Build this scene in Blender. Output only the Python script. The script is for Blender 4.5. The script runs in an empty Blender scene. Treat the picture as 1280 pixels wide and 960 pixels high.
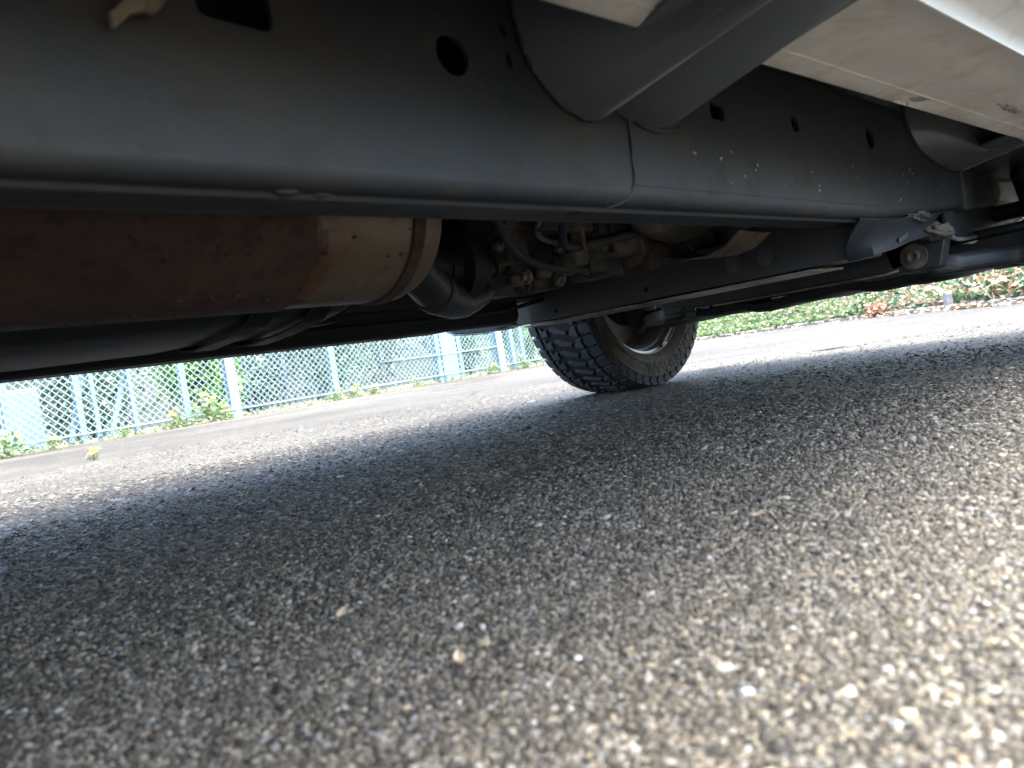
import bpy, bmesh, math, random
import numpy as np
from mathutils import Vector, Matrix
random.seed(7); rng = np.random.default_rng(7)
SC = bpy.context.scene
COL = SC.collection
R = math.radians

# ------------------------------------------------------------------ camera
CAM_H = 0.18
cd = bpy.data.cameras.new('camera'); cam = bpy.data.objects.new('camera', cd); COL.objects.link(cam)
cd.sensor_width = 36; cd.lens = 27.0; cd.clip_start = 0.01; cd.clip_end = 500
cd.dof.use_dof = True; cd.dof.focus_distance = 2.1; cd.dof.aperture_fstop = 7.0
yw, pt, rl = R(45), R(-1.8), R(9.0)
fw = Vector((math.cos(yw)*math.cos(pt), math.sin(yw)*math.cos(pt), math.sin(pt)))
rt = Vector((math.sin(yw), -math.cos(yw), 0)); up = rt.cross(fw)
r2 = rt*math.cos(rl) - up*math.sin(rl); u2 = up*math.cos(rl) + rt*math.sin(rl)
M = Matrix((r2, u2, -fw)).transposed().to_4x4(); M.translation = (0, 0, CAM_H)
cam.matrix_world = M
SC.camera = cam

# ------------------------------------------------------------------ sky, sun, exposure
SUN = Vector((0.32, -0.22, 0.85)).normalized()        # towards the sun: high, ahead of the truck
SUN_STRENGTH, SUN_ANGLE, SKY_STRENGTH, EXPOSURE = 0.8, 28.0, 0.15, 3.7
w = bpy.data.worlds.new('World'); SC.world = w; w.use_nodes = True
nt = w.node_tree; bg = nt.nodes['Background']
sky = nt.nodes.new('ShaderNodeTexSky'); sky.sky_type = 'NISHITA'; sky.sun_disc = False
sky.sun_elevation = math.asin(SUN.z); sky.sun_rotation = math.atan2(SUN.x, SUN.y)
sky.dust_density = 5.0; sky.air_density = 1.0
nt.links.new(sky.outputs[0], bg.inputs[0]); bg.inputs[1].default_value = SKY_STRENGTH
sl = bpy.data.lights.new('sun', 'SUN'); so = bpy.data.objects.new('sun', sl); COL.objects.link(so)
sl.energy = SUN_STRENGTH; sl.angle = R(SUN_ANGLE); sl.color = (1, .985, .96)
so.rotation_euler = SUN.to_track_quat('Z', 'Y').to_euler(); so.location = (0, 0, 20)
vs = SC.view_settings; vs.view_transform = 'Standard'; vs.look = 'None'; vs.gamma = 1; vs.exposure = EXPOSURE
vs.use_curve_mapping = False; vs.use_white_balance = True; vs.white_balance_temperature = 6150; vs.white_balance_tint = 4
SC.cycles.max_bounces = 8; SC.cycles.diffuse_bounces = 5; SC.cycles.glossy_bounces = 3
SC.cycles.transparent_max_bounces = 6; SC.cycles.caustics_reflective = False; SC.cycles.caustics_refractive = False

# ------------------------------------------------------------------ helpers: materials
def new_mat(name):
    m = bpy.data.materials.new(name); m.use_nodes = True
    return m, m.node_tree, m.node_tree.nodes, m.node_tree.links, m.node_tree.nodes['Principled BSDF']
def ramp(nt, stops, fac=None, interp='LINEAR'):
    r = nt.nodes.new('ShaderNodeValToRGB'); e = r.color_ramp.elements
    r.color_ramp.interpolation = interp
    while len(e) < len(stops): e.new(0.5)
    for k, (p, c) in zip(e, stops): k.position = p; k.color = (c[0], c[1], c[2], 1)
    if fac is not None: nt.links.new(fac, r.inputs[0])
    return r
def tex(nt, kind, scale, coord, **kw):
    n = nt.nodes.new(kind); n.inputs['Scale'].default_value = scale
    for k, v in kw.items():
        if k in n.inputs: n.inputs[k].default_value = v
        else: setattr(n, k, v)
    nt.links.new(coord, n.inputs['Vector']); return n
def mixc(nt, fac, a, b, mode='MIX'):
    n = nt.nodes.new('ShaderNodeMix'); n.data_type = 'RGBA'; n.blend_type = mode
    for s, v in ((n.inputs[0], fac), (n.inputs[6], a), (n.inputs[7], b)):
        if isinstance(v, (int, float)): s.default_value = v
        elif isinstance(v, tuple): s.default_value = (v[0], v[1], v[2], 1)
        else: nt.links.new(v, s)
    return n.outputs[2]
def worn(name, c1, c2, rough=.5, metal=0., scale=8., bump=.15, bscale=60., dirt=None, dirt_amt=.5, spec=.5, stretch=None, dscale=14., rough2=None, chips=None, grime=None):
    """paint or metal with blotches, fine relief and a second dirt or rust layer"""
    m, nt, N, L, P = new_mat(name)
    g = N.new('ShaderNodeTexCoord'); co = g.outputs['Object']
    if stretch:
        mp = N.new('ShaderNodeMapping'); mp.inputs['Scale'].default_value = stretch; L.new(co, mp.inputs[0]); co = mp.outputs[0]
    a = tex(nt, 'ShaderNodeTexNoise', scale, co, Detail=6., Roughness=.6)
    f = ramp(nt, [(.35, (0, 0, 0)), (.68, (1, 1, 1))], a.outputs[0])
    col = mixc(nt, f.outputs[0], c1, c2)
    if dirt:
        d = tex(nt, 'ShaderNodeTexNoise', dscale, co, Detail=9., Roughness=.72, Distortion=.3)
        df = ramp(nt, [(1-dirt_amt-.08, (0, 0, 0)), (1-dirt_amt+.1, (1, 1, 1))], d.outputs[0])
        col = mixc(nt, df.outputs[0], col, dirt)
        rr = N.new('ShaderNodeMapRange'); L.new(df.outputs[0], rr.inputs[0])
        rr.inputs[3].default_value = rough; rr.inputs[4].default_value = min(1, rough+.35 if rough2 is None else rough2)
        L.new(rr.outputs[0], P.inputs['Roughness'])
    else: P.inputs['Roughness'].default_value = rough
    if grime:
        q = tex(nt, 'ShaderNodeTexNoise', 2.6, co, Detail=8., Roughness=.7, Distortion=1.2); qf = ramp(nt, [(.42, (0, 0, 0)), (.66, (.8, .8, .8))], q.outputs[0]); col = mixc(nt, qf.outputs[0], col, grime)
    if chips:
        q = tex(nt, 'ShaderNodeTexNoise', 230, co, Detail=2., Roughness=.5); k2 = tex(nt, 'ShaderNodeTexNoise', 9, co, Detail=3.)
        qa = N.new('ShaderNodeMath'); qa.operation = 'MULTIPLY_ADD'; qa.inputs[1].default_value = .35; L.new(k2.outputs[0], qa.inputs[0]); L.new(q.outputs[0], qa.inputs[2])
        qf = ramp(nt, [(.865, (0, 0, 0)), (.90, (.75, .75, .75))], qa.outputs[0]); col = mixc(nt, qf.outputs[0], col, chips)
    L.new(col, P.inputs['Base Color']); P.inputs['Metallic'].default_value = metal
    P.inputs['Specular IOR Level'].default_value = spec
    if bump:
        b = tex(nt, 'ShaderNodeTexNoise', bscale, co, Detail=5., Roughness=.65)
        bn = N.new('ShaderNodeBump'); bn.inputs['Strength'].default_value = bump; bn.inputs['Distance'].default_value = .004
        L.new(b.outputs[0], bn.inputs['Height']); L.new(bn.outputs[0], P.inputs['Normal'])
    return m
def leafy(name, stops, rough=.55, trans=.25):
    """foliage: colour picked leaf by leaf"""
    m, nt, N, L, P = new_mat(name)
    g = N.new('ShaderNodeNewGeometry')
    r = ramp(nt, stops, g.outputs['Random Per Island'])
    L.new(r.outputs[0], P.inputs['Base Color']); P.inputs['Roughness'].default_value = rough
    t = N.new('ShaderNodeBsdfTranslucent'); L.new(r.outputs[0], t.inputs[0])
    mx = N.new('ShaderNodeMixShader'); mx.inputs[0].default_value = trans
    L.new(P.outputs[0], mx.inputs[1]); L.new(t.outputs[0], mx.inputs[2])
    L.new(mx.outputs[0], N['Material Output'].inputs[0])
    return m

AGG = [(0, (.018, .0165, .0145)), (.16, (.034, .0295, .0235)), (.34, (.056, .048, .037)), (.54, (.085, .072, .054)),
       (.70, (.118, .100, .075)), (.83, (.140, .136, .130)), (.92, (.180, .142, .094)), (.98, (.225, .198, .158)), (1, (.30, .285, .26))]
def asphalt_mat():
    m, nt, N, L, P = new_mat('asphalt')
    co = N.new('ShaderNodeTexCoord').outputs['Object']
    v = tex(nt, 'ShaderNodeTexVoronoi', 240, co)
    sep = N.new('ShaderNodeSeparateColor'); L.new(v.outputs['Color'], sep.inputs[0])
    cr = ramp(nt, AGG, sep.outputs[0])
    de = tex(nt, 'ShaderNodeTexVoronoi', 240, co, feature='DISTANCE_TO_EDGE')
    ed = ramp(nt, [(.03, (0, 0, 0)), (.16, (1, 1, 1))], de.outputs['Distance'])
    col = mixc(nt, ed.outputs[0], (.022, .021, .021), cr.outputs[0])
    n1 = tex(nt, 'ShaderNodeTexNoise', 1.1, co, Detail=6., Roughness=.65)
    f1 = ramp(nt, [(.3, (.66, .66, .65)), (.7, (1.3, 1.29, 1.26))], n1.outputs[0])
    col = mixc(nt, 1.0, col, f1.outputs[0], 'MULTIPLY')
    # dust lying in the pores, cracks, patches
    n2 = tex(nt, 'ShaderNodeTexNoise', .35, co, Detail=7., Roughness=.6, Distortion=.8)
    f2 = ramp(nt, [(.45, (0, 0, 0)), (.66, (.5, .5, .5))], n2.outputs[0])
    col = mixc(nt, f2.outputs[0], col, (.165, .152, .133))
    wv = tex(nt, 'ShaderNodeTexNoise', 1.3, co, Detail=5.)
    wm = N.new('ShaderNodeVectorMath'); wm.operation = 'MULTIPLY_ADD'; wm.inputs[1].default_value = (.5, .5, 0)
    L.new(wv.outputs['Color'], wm.inputs[0]); L.new(co, wm.inputs[2])
    ck = tex(nt, 'ShaderNodeTexVoronoi', .42, wm.outputs[0], feature='DISTANCE_TO_EDGE')
    cf = ramp(nt, [(.002, (1, 1, 1)), (.008, (0, 0, 0))], ck.outputs['Distance'])
    msk = ramp(nt, [(.5, (0, 0, 0)), (.56, (.85, .85, .85))], n1.outputs[0])
    cm = N.new('ShaderNodeMath'); cm.operation = 'MULTIPLY'; L.new(cf.outputs[0], cm.inputs[0]); L.new(msk.outputs[0], cm.inputs[1])
    col = mixc(nt, cm.outputs[0], col, (.015, .015, .015))
    L.new(col, P.inputs['Base Color']); P.inputs['Roughness'].default_value = .75; P.inputs['Specular IOR Level'].default_value = .2
    hb = N.new('ShaderNodeMath'); hb.operation = 'MULTIPLY'; L.new(ed.outputs[0], hb.inputs[0])
    ha = N.new('ShaderNodeMath'); ha.operation = 'ADD'; ha.inputs[1].default_value = .5; L.new(sep.outputs[1], ha.inputs[0]); L.new(ha.outputs[0], hb.inputs[1])
    nf = tex(nt, 'ShaderNodeTexNoise', 28, co, Detail=4.)
    hs = N.new('ShaderNodeMath'); hs.operation = 'MULTIPLY_ADD'; hs.inputs[1].default_value = 1.2
    L.new(nf.outputs[0], hs.inputs[0]); L.new(hb.outputs[0], hs.inputs[2])
    bn = N.new('ShaderNodeBump'); bn.inputs['Strength'].default_value = .8; bn.inputs['Distance'].default_value = .0035
    L.new(hs.outputs[0], bn.inputs['Height']); L.new(bn.outputs[0], P.inputs['Normal'])
    return m
def stone_mat():
    m, nt, N, L, P = new_mat('aggregate')
    g = N.new('ShaderNodeNewGeometry'); cr = ramp(nt, AGG, g.outputs['Random Per Island'])
    co = N.new('ShaderNodeTexCoord').outputs['Object']
    n = tex(nt, 'ShaderNodeTexNoise', 420, co, Detail=4., Roughness=.7)
    f = ramp(nt, [(.3, (.62, .6, .58)), (.72, (1.3, 1.3, 1.28))], n.outputs[0])
    L.new(mixc(nt, 1.0, cr.outputs[0], f.outputs[0], 'MULTIPLY'), P.inputs['Base Color'])
    P.inputs['Roughness'].default_value = .7; P.inputs['Specular IOR Level'].default_value = .2
    bn = N.new('ShaderNodeBump'); bn.inputs['Strength'].default_value = .5; bn.inputs['Distance'].default_value = .001
    L.new(n.outputs[0], bn.inputs['Height']); L.new(bn.outputs[0], P.inputs['Normal'])
    return m

MT = dict(
    asphalt=asphalt_mat(), stone=stone_mat(),
    chassis=worn('chassis_paint', (.015, .0185, .0235), (.022, .0255, .031), .60, spec=.25, scale=5, dirt=(.038, .034, .027), dirt_amt=.40, dscale=22, chips=(.040, .038, .034), grime=(.031, .027, .021), bump=.12, bscale=120),
    chassis_dark=worn('chassis_black', (.014, .016, .019), (.022, .023, .025), .5, scale=7, dirt=(.085, .075, .062), dirt_amt=.38, dscale=18, bump=.2),
    cast=worn('cast_metal', (.045, .042, .037), (.08, .072, .06), .6, metal=.2, scale=14, dirt=(.20, .17, .13), dirt_amt=.45, bump=.5, bscale=90),
    mud=worn('dried_mud', (.085, .075, .06), (.135, .12, .097), .95, scale=30, bump=1., bscale=160),
    rust=worn('rusted_steel', (.042, .023, .018), (.064, .037, .029), .75, scale=9, dirt=(.035, .022, .019), dirt_amt=.43, dscale=40, bump=.5, bscale=150),
    bare=worn('bare_steel', (.135, .107, .074), (.175, .142, .10), .5, metal=.25, scale=6, dirt=(.09, .045, .028), dirt_amt=.34, dscale=30, bump=.2),
    rustedge=worn('rust_bloom', (.085, .042, .03), (.15, .075, .05), .85, scale=20, bump=.4),
    heat=worn('heat_shield_steel', (.16, .135, .10), (.22, .19, .15), .6, metal=.3, scale=9, dirt=(.10, .07, .05), dirt_amt=.45, dscale=22, bump=.4),
    plastic=worn('tank_plastic', (.018, .019, .021), (.028, .028, .028), .62, scale=4, dirt=(.06, .054, .047), dirt_amt=.36, bump=.1),
    zinc_and_glint=worn('zinc_bolt_lip_glint', (.30, .29, .27), (.42, .40, .37), .45, metal=.5, scale=30, dirt=(.12, .10, .08), dirt_amt=.45, bump=.1),  # plain zinc on bolts; on lower lips its pale tone paints in edge glints
    sill=worn('sill_paint', (.56, .56, .54), (.61, .61, .59), .45, scale=3, dirt=(.42, .405, .37), dirt_amt=.44, dscale=7, bump=.06, rough2=.8),
    body=worn('body_paint', (.74, .735, .71), (.77, .765, .745), .22, scale=2, bump=0),
    rubber=worn('tyre_rubber', (.028, .031, .036), (.040, .043, .048), .7, scale=20, dirt=(.09, .08, .068), dirt_amt=.34, dscale=30, bump=.25, bscale=200),
    sidewall=worn('dusty_sidewall', (.075, .064, .05), (.115, .098, .077), .9, scale=16, dirt=(.042, .037, .031), dirt_amt=.47, dscale=40, bump=.3, bscale=180),
    alloy=worn('alloy', (.34, .345, .35), (.41, .415, .42), .35, metal=.25, scale=8, dirt=(.25, .22, .19), dirt_amt=.36, bump=.05),
    bracket=worn('bracket_paint', (.075, .084, .098), (.098, .107, .12), .28, scale=6, dirt=(.10, .092, .08), dirt_amt=.36, bump=.05),
    member=worn('member_paint', (.040, .045, .052), (.055, .059, .065), .48, scale=6, dirt=(.075, .068, .057), dirt_amt=.40, bump=.1),
    lip=worn('lip_highlight', (.40, .40, .40), (.5, .5, .49), .3, scale=20, bump=.05),  # far paler than the bracket: the edge highlight is painted into the colour
    letter=worn('dusty_lettering', (.035, .031, .026), (.055, .048, .04), .9, scale=30, bump=.2),
    smudge=worn('sill_smudge', (.26, .245, .22), (.36, .34, .31), .8, scale=40, bump=.2),
    groove=worn('tread_groove', (.010, .010, .010), (.016, .015, .014), .9, scale=20, bump=.1), glass=None,
    dusty=worn('dusty_chassis', (.030, .030, .029), (.043, .041, .036), .6, scale=9, dirt=(.035, .037, .04), dirt_amt=.45, dscale=24, chips=(.10, .094, .082), bump=.35, bscale=140),
    fleck=worn('fleck_mud', (.16, .15, .135), (.24, .225, .2), .9, scale=30, bump=.3),
    fence=worn('galvanised_pale_blue', (.175, .25, .29), (.22, .30, .34), .5, metal=.15, scale=12, dirt=(.15, .19, .205), dirt_amt=.40, bump=.05),
    wire=worn('fence_wire', (.17, .245, .265), (.22, .30, .32), .5, metal=.1, scale=12, bump=0),
    palewall=worn('pale_render', (.19, .265, .295), (.225, .30, .325), .8, scale=1.5, dirt=(.16, .21, .225), dirt_amt=.4, bump=.1),
    greywall=worn('grey_concrete', (.085, .10, .10), (.13, .145, .14), .85, scale=1.2, dirt=(.06, .075, .065), dirt_amt=.45, bump=.3, bscale=25),
    soil=worn('soil', (.10, .075, .05), (.17, .13, .09), .95, scale=6, bump=.8, bscale=30, dirt=(.24, .20, .15), dirt_amt=.45),
    kerb=worn('kerb_stone', (.28, .26, .235), (.36, .34, .31), .9, scale=10, bump=.5, bscale=50, dirt=(.18, .16, .13), dirt_amt=.45),
    bark=worn('bark', (.10, .075, .05), (.16, .12, .085), .9, scale=12, bump=.6),
    twig=worn('dry_twig', (.32, .23, .15), (.42, .30, .2), .85, scale=20, bump=.2),
    lampw=worn('headlamp_lens', (.6, .62, .64), (.7, .7, .7), .08, bump=0), lampr=worn('tail_lens', (.35, .02, .02), (.4, .03, .03), .1, bump=0),
    leaf_bright=leafy('leaf_bright', [(0, (.06, .13, .02)), (.5, (.13, .25, .035)), (1, (.22, .36, .06))], trans=.4),
    leaf_dark=leafy('leaf_dark', [(0, (.045, .09, .055)), (.5, (.085, .15, .095)), (1, (.15, .22, .14))]),
    leaf_grey=leafy('leaf_grey', [(0, (.09, .135, .12)), (.5, (.14, .20, .175)), (1, (.22, .28, .24))]),
    ivy=leafy('ivy_leaves', [(0, (.05, .11, .055)), (.3, (.10, .19, .09)), (.52, (.17, .25, .12)), (.64, (.36, .26, .16)), (.84, (.42, .24, .15)), (1, (.52, .42, .30))]),
    ivy_green=leafy('ivy_green_leaves', [(0, (.08, .14, .06)), (.5, (.16, .25, .10)), (.8, (.25, .33, .14)), (1, (.40, .33, .2))], trans=.35),
    red_leaf=leafy('red_leaves', [(0, (.26, .11, .07)), (.6, (.38, .18, .11)), (1, (.46, .27, .17))]),
    litter=leafy('leaf_litter', [(0, (.16, .10, .06)), (.5, (.30, .21, .13)), (1, (.42, .33, .22))], trans=.1),
    weed=leafy('weed_leaves', [(0, (.11, .16, .06)), (.6, (.20, .27, .11)), (1, (.33, .36, .18))], trans=.35),
    petal=leafy('yellow_petals', [(0, (.62, .48, .12)), (1, (.75, .66, .25))], trans=.3),
)
gm, gnt, gN, gL, gP = new_mat('window_glass'); gP.inputs['Base Color'].default_value = (.03, .04, .045, 1); gP.inputs['Roughness'].default_value = .05; MT['glass'] = gm

# ------------------------------------------------------------------ helpers: meshes and objects
def mesh_np(name, V, F):
    """V (n,3), F (m,k) with constant k"""
    me = bpy.data.meshes.new(name); V = np.asarray(V, np.float32); F = np.asarray(F, np.int32); k = F.shape[1]
    me.vertices.add(len(V)); me.vertices.foreach_set('co', V.ravel())
    me.loops.add(F.size); me.loops.foreach_set('vertex_index', F.ravel())
    me.polygons.add(len(F)); me.polygons.foreach_set('loop_start', np.arange(0, F.size, k, dtype=np.int32))
    me.polygons.foreach_set('loop_total', np.full(len(F), k, np.int32))
    me.update(calc_edges=True); return me
def link(name, me, mat, parent=None, smooth=False):
    o = bpy.data.objects.new(name, me); COL.objects.link(o)
    if me is not None and mat is not None and not me.materials: me.materials.append(MT[mat] if isinstance(mat, str) else mat)
    if smooth: me.polygons.foreach_set('use_smooth', [True]*len(me.polygons))
    if parent is not None:
        o.parent = parent
        if parent.type == 'EMPTY' and parent.parent is None: o.location = -parent.location
    return o
def tag(o, label=None, cat=None, group=None, kind=None):
    for k, v in (('label', label), ('category', cat), ('group', group), ('kind', kind)):
        if v: o[k] = v
    return o
def empty(name, loc, label, cat, group=None):
    o = bpy.data.objects.new(name, None); COL.objects.link(o); o.location = loc; o.empty_display_size = .2
    return tag(o, label, cat, group)
def from_bm(bm, name='m'):
    bmesh.ops.recalc_face_normals(bm, faces=bm.faces); me = bpy.data.meshes.new(name); bm.to_mesh(me); bm.free(); return me
def bevel_sharp(bm, off, seg=2, ang=.6):
    e = [e for e in bm.edges if len(e.link_faces) == 2 and e.calc_face_angle(0) > ang]
    if e: bmesh.ops.bevel(bm, geom=e, offset=off, segments=seg, affect='EDGES', profile=.5, clamp_overlap=True)
def ax3(axis, p, q, t): return (t, p, q) if axis == 'X' else (p, t, q) if axis == 'Y' else (p, q, t)
def prism(name, pts, axis, a, b, mat, parent=None, holes=(), bev=0., seg=2):
    bm = bmesh.new()
    def loop(ps):
        vs = [bm.verts.new(ax3(axis, p, q, a)) for p, q in ps]
        return [bm.edges.new((vs[i], vs[(i+1) % len(vs)])) for i in range(len(vs))]
    ed = loop(pts)
    for h in holes: ed += loop(h)
    if holes: bmesh.ops.triangle_fill(bm, use_beauty=True, use_dissolve=False, edges=ed)
    else: bmesh.ops.contextual_create(bm, geom=ed)
    r = bmesh.ops.extrude_face_region(bm, geom=list(bm.faces))
    nv = [g for g in r['geom'] if isinstance(g, bmesh.types.BMVert)]
    bmesh.ops.translate(bm, verts=nv, vec=ax3(axis, 0, 0, b-a))
    bmesh.ops.recalc_face_normals(bm, faces=bm.faces)
    if bev: bevel_sharp(bm, bev, seg)
    return link(name, from_bm(bm, name), mat, parent)
def box(name, x0, x1, y0, y1, z0, z1, mat, parent=None, bev=.004):
    return prism(name, [(x0, y0), (x1, y0), (x1, y1), (x0, y1)], 'Z', z0, z1, mat, parent, bev=bev)
def tube_data(path, rad, n=10, closed=False):
    P = [Vector(p) for p in path]; V = []; Fc = []
    rads = rad if isinstance(rad, (list, tuple)) else [rad]*len(P); prev = None
    for i, p in enumerate(P):
        t = (P[min(i+1, len(P)-1)] - P[max(i-1, 0)]).normalized()
        if prev is None:
            s = Vector((0, 0, 1)) if abs(t.z) < .9 else Vector((1, 0, 0)); u = t.cross(s).normalized()
        else: u = (prev - t*prev.dot(t)).normalized()
        prev = u; v = t.cross(u)
        for k in range(n):
            a = 2*math.pi*k/n; V.append(p + (u*math.cos(a) + v*math.sin(a))*rads[i])
    for i in range(len(P)-1):
        for k in range(n):
            Fc.append((i*n+k, i*n+(k+1) % n, (i+1)*n+(k+1) % n, (i+1)*n+k))
    return V, Fc
def tube(name, path, rad, mat, parent=None, n=10, caps=True):
    V, Fc = tube_data(path, rad, n); me = bpy.data.meshes.new(name)
    if caps: Fc = Fc + [tuple(range(n))[::-1], tuple(range(len(V)-n, len(V)))]
    me.from_pydata([tuple(v) for v in V], [], Fc); me.update()
    o = link(name, me, mat, parent)
    me.polygons.foreach_set('use_smooth', [len(f.vertices) == 4 for f in me.polygons]); return o
def smooth_path(pts, k=6):
    """Catmull-Rom through pts"""
    P = [Vector(p) for p in pts]; P = [2*P[0]-P[1]] + P + [2*P[-1]-P[-2]]; out = []
    for i in range(1, len(P)-2):
        for j in range(k):
            t = j/k; a, b, c, d = P[i-1:i+3]
            out.append(.5*((2*b) + (c-a)*t + (2*a-5*b+4*c-d)*t*t + (3*b-a-3*c+d)*t**3))
    return out + [P[-2]]
def lathe(name, prof, mat, parent=None, n=64, centre=(0, 0, 0), axis='Y', sz=1., smooth=True, arc=None):
    """prof: (along axis, radius); sz squashes height"""
    V = []; Fc = []
    for a_, r_ in prof:
        for k in range(n):
            t = 2*math.pi*k/n; c, s = r_*math.cos(t), r_*math.sin(t)*sz
            V.append((centre[0]+c, centre[1]+a_, centre[2]+s) if axis == 'Y' else (centre[0]+a_, centre[1]+c, centre[2]+s))
    for i in range(len(prof)-1):
        for k in range(n): Fc.append((i*n+k, (i+1)*n+k, (i+1)*n+(k+1) % n, i*n+(k+1) % n))
    bm = bmesh.new(); vs = [bm.verts.new(v) for v in V]
    for f in Fc: bm.faces.new([vs[i] for i in f])
    bmesh.ops.remove_doubles(bm, verts=bm.verts, dist=1e-5)
    return link(name, from_bm(bm, name), mat, parent, smooth)
def sheet(name, rows, thick, mat, parent=None, smooth=True):
    """grid of points (rows of equal length), given thickness"""
    bm = bmesh.new(); g = [[bm.verts.new(p) for p in r] for r in rows]
    for i in range(len(g)-1):
        for j in range(len(g[0])-1): bm.faces.new((g[i][j], g[i][j+1], g[i+1][j+1], g[i+1][j]))
    bmesh.ops.recalc_face_normals(bm, faces=bm.faces)
    bmesh.ops.solidify(bm, geom=list(bm.faces), thickness=thick)
    o = link(name, from_bm(bm, name), mat, parent)
    if smooth:
        me = o.data; me.polygons.foreach_set('use_smooth', [True]*len(me.polygons))
        me.set_sharp_from_angle(angle=R(40))
    return o
def circle(cx, cz, rx, rz=None, n=20, rot=0):
    rz = rz or rx; out = []
    for k in range(n):
        a = 2*math.pi*k/n; x, z = rx*math.cos(a), rz*math.sin(a)
        out.append((cx + x*math.cos(rot) - z*math.sin(rot), cz + x*math.sin(rot) + z*math.cos(rot)))
    return out
def rrect(x0, x1, z0, z1, r=.01, k=4, skew=0.):
    out = []
    for cx, cz, a0 in ((x1-r, z1-r, 0), (x0+r, z1-r, 90), (x0+r, z0+r, 180), (x1-r, z0+r, 270)):
        for i in range(k+1):
            a = R(a0 + 90*i/k); out.append((cx+r*math.cos(a), cz+r*math.sin(a) + skew*(cx-x0)))
    return out
def bolt(parent, loc, axis='X', r=.013, washer=.02, mat='zinc_and_glint', sgn=-1, name='bolt'):
    """hexagon head on a round washer"""
    bm = bmesh.new()
    for rad, t0, t1, n in ((washer, 0, .004, 20), (r, .004, .014, 6)):
        base = [bm.verts.new((0, 0, 0)) for _ in range(n)]; top = [bm.verts.new((0, 0, 0)) for _ in range(n)]
        for k in range(n):
            a = 2*math.pi*k/n; c, s = rad*math.cos(a), rad*math.sin(a)
            for v, t in ((base[k], t0), (top[k], t1)):
                v.co = (sgn*t, c, s) if axis == 'X' else (c, sgn*t, s) if axis == 'Y' else (c, s, sgn*t)
        bm.faces.new(top); bm.faces.new(base)
        for k in range(n): bm.faces.new((base[k], base[(k+1) % n], top[(k+1) % n], top[k]))
    bmesh.ops.translate(bm, verts=bm.verts, vec=loc)
    return link(name, from_bm(bm, name), mat, parent)

# ------------------------------------------------------------------ ground
n = 2
me = mesh_np('ground', [(-120, -120, 0), (160, -120, 0), (160, 160, 0), (-120, 160, 0)], [(0, 1, 2, 3)])
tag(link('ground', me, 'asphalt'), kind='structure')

def stones(count_a):
    """crushed stone standing proud of the bitumen, dense by the camera and thinning out with distance"""
    pts = []
    def ring(d0, d1, sp, size, zf):
        # jittered grid over a wide sector round the viewing direction
        g = np.arange(-d1*1.05, d1*1.05, sp); gx, gy = np.meshgrid(g, g)
        p = np.stack([gx.ravel(), gy.ravel()], 1) + rng.uniform(-.45, .45, (gx.size, 2))*sp
        d = np.hypot(p[:, 0], p[:, 1]); a = np.degrees(np.arctan2(p[:, 1], p[:, 0]))
        edge = rng.uniform(.93, 1.07, len(d))
        k = (d*edge > d0) & (d*edge < d1) & (a > 2) & (a < 88)
        p = p[k]; s = size*rng.lognormal(0, .32, len(p)); pts.append(np.column_stack([p, s, np.full(len(p), zf)]))
    ring(.20, .62, .0030, .0018, .95); ring(.62, 1.05, .0040, .0023, .9); ring(1.05, 1.75, .0068, .0034, .65); ring(1.75, 2.7, .014, .0048, .38); ring(2.7, 4.2, .03, .0052, .25)
    ring(.2, 1.6, .024, .0025, .8)
    P = np.concatenate(pts); n = len(P); K = 5
    ang = np.sort(rng.uniform(0, 2*np.pi, (n, 1)) + np.arange(K)[None]*2*np.pi/K + rng.uniform(-.45, .45, (n, K)), axis=1)
    rad = P[:, 2:3]*rng.uniform(.75, 1.2, (n, K)); el = rng.uniform(.65, 1., (n, 1)); th = rng.uniform(0, np.pi, (n, 1))
    x, y = rad*np.cos(ang), rad*np.sin(ang)*el; x, y = x*np.cos(th)-y*np.sin(th), x*np.sin(th)+y*np.cos(th)
    h = (.0004 + P[:, 2]*rng.uniform(.12, .55, n))*P[:, 3]; tx, ty = rng.normal(0, .24, n), rng.normal(0, .24, n)
    V = np.zeros((n, 2*K+1, 3), np.float32)
    V[:, :K, 0] = P[:, 0:1]+x*1.1; V[:, :K, 1] = P[:, 1:2]+y*1.1; V[:, :K, 2] = -.001
    sx, sy = x*.86, y*.86
    V[:, K:2*K, 0] = P[:, 0:1]+sx; V[:, K:2*K, 1] = P[:, 1:2]+sy
    V[:, K:2*K, 2] = np.maximum(h[:, None]*rng.uniform(.6, 1.05, (n, K)) + sx*tx[:, None] + sy*ty[:, None], .0003)
    V[:, 2*K, 0] = P[:, 0]; V[:, 2*K, 1] = P[:, 1]; V[:, 2*K, 2] = h*rng.uniform(.85, 1.1, n)
    f = []
    for k in range(K):
        k2 = (k+1) % K; f += [(k, k2, K+k2), (k, K+k2, K+k), (K+k, K+k2, 2*K)]
    F = (np.arange(n)[:, None, None]*(2*K+1) + np.array(f)[None]).reshape(-1, 3)
    return mesh_np('asphalt_aggregate', V.reshape(-1, 3), F), n
me, ns = stones(0)
print('stones', ns, 'tris', len(me.polygons))
tag(link('asphalt_aggregate', me, 'stone'), label='crushed stone aggregate showing in the asphalt under the truck', cat='aggregate', kind='stuff')
def rock(name, x, y, s, mat, label, flat=.6):
    bm = bmesh.new(); bmesh.ops.create_icosphere(bm, subdivisions=2, radius=s)
    rs = random.Random(hash((x, y)) & 0xffff)
    for v in bm.verts: v.co *= rs.uniform(.82, 1.15); v.co.z *= flat
    bmesh.ops.translate(bm, verts=bm.verts, vec=(x, y, s*flat*.5))
    o = link(name, from_bm(bm), mat, None, True); return tag(o, label, 'pebble', 'loose pebbles on the asphalt')
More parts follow.
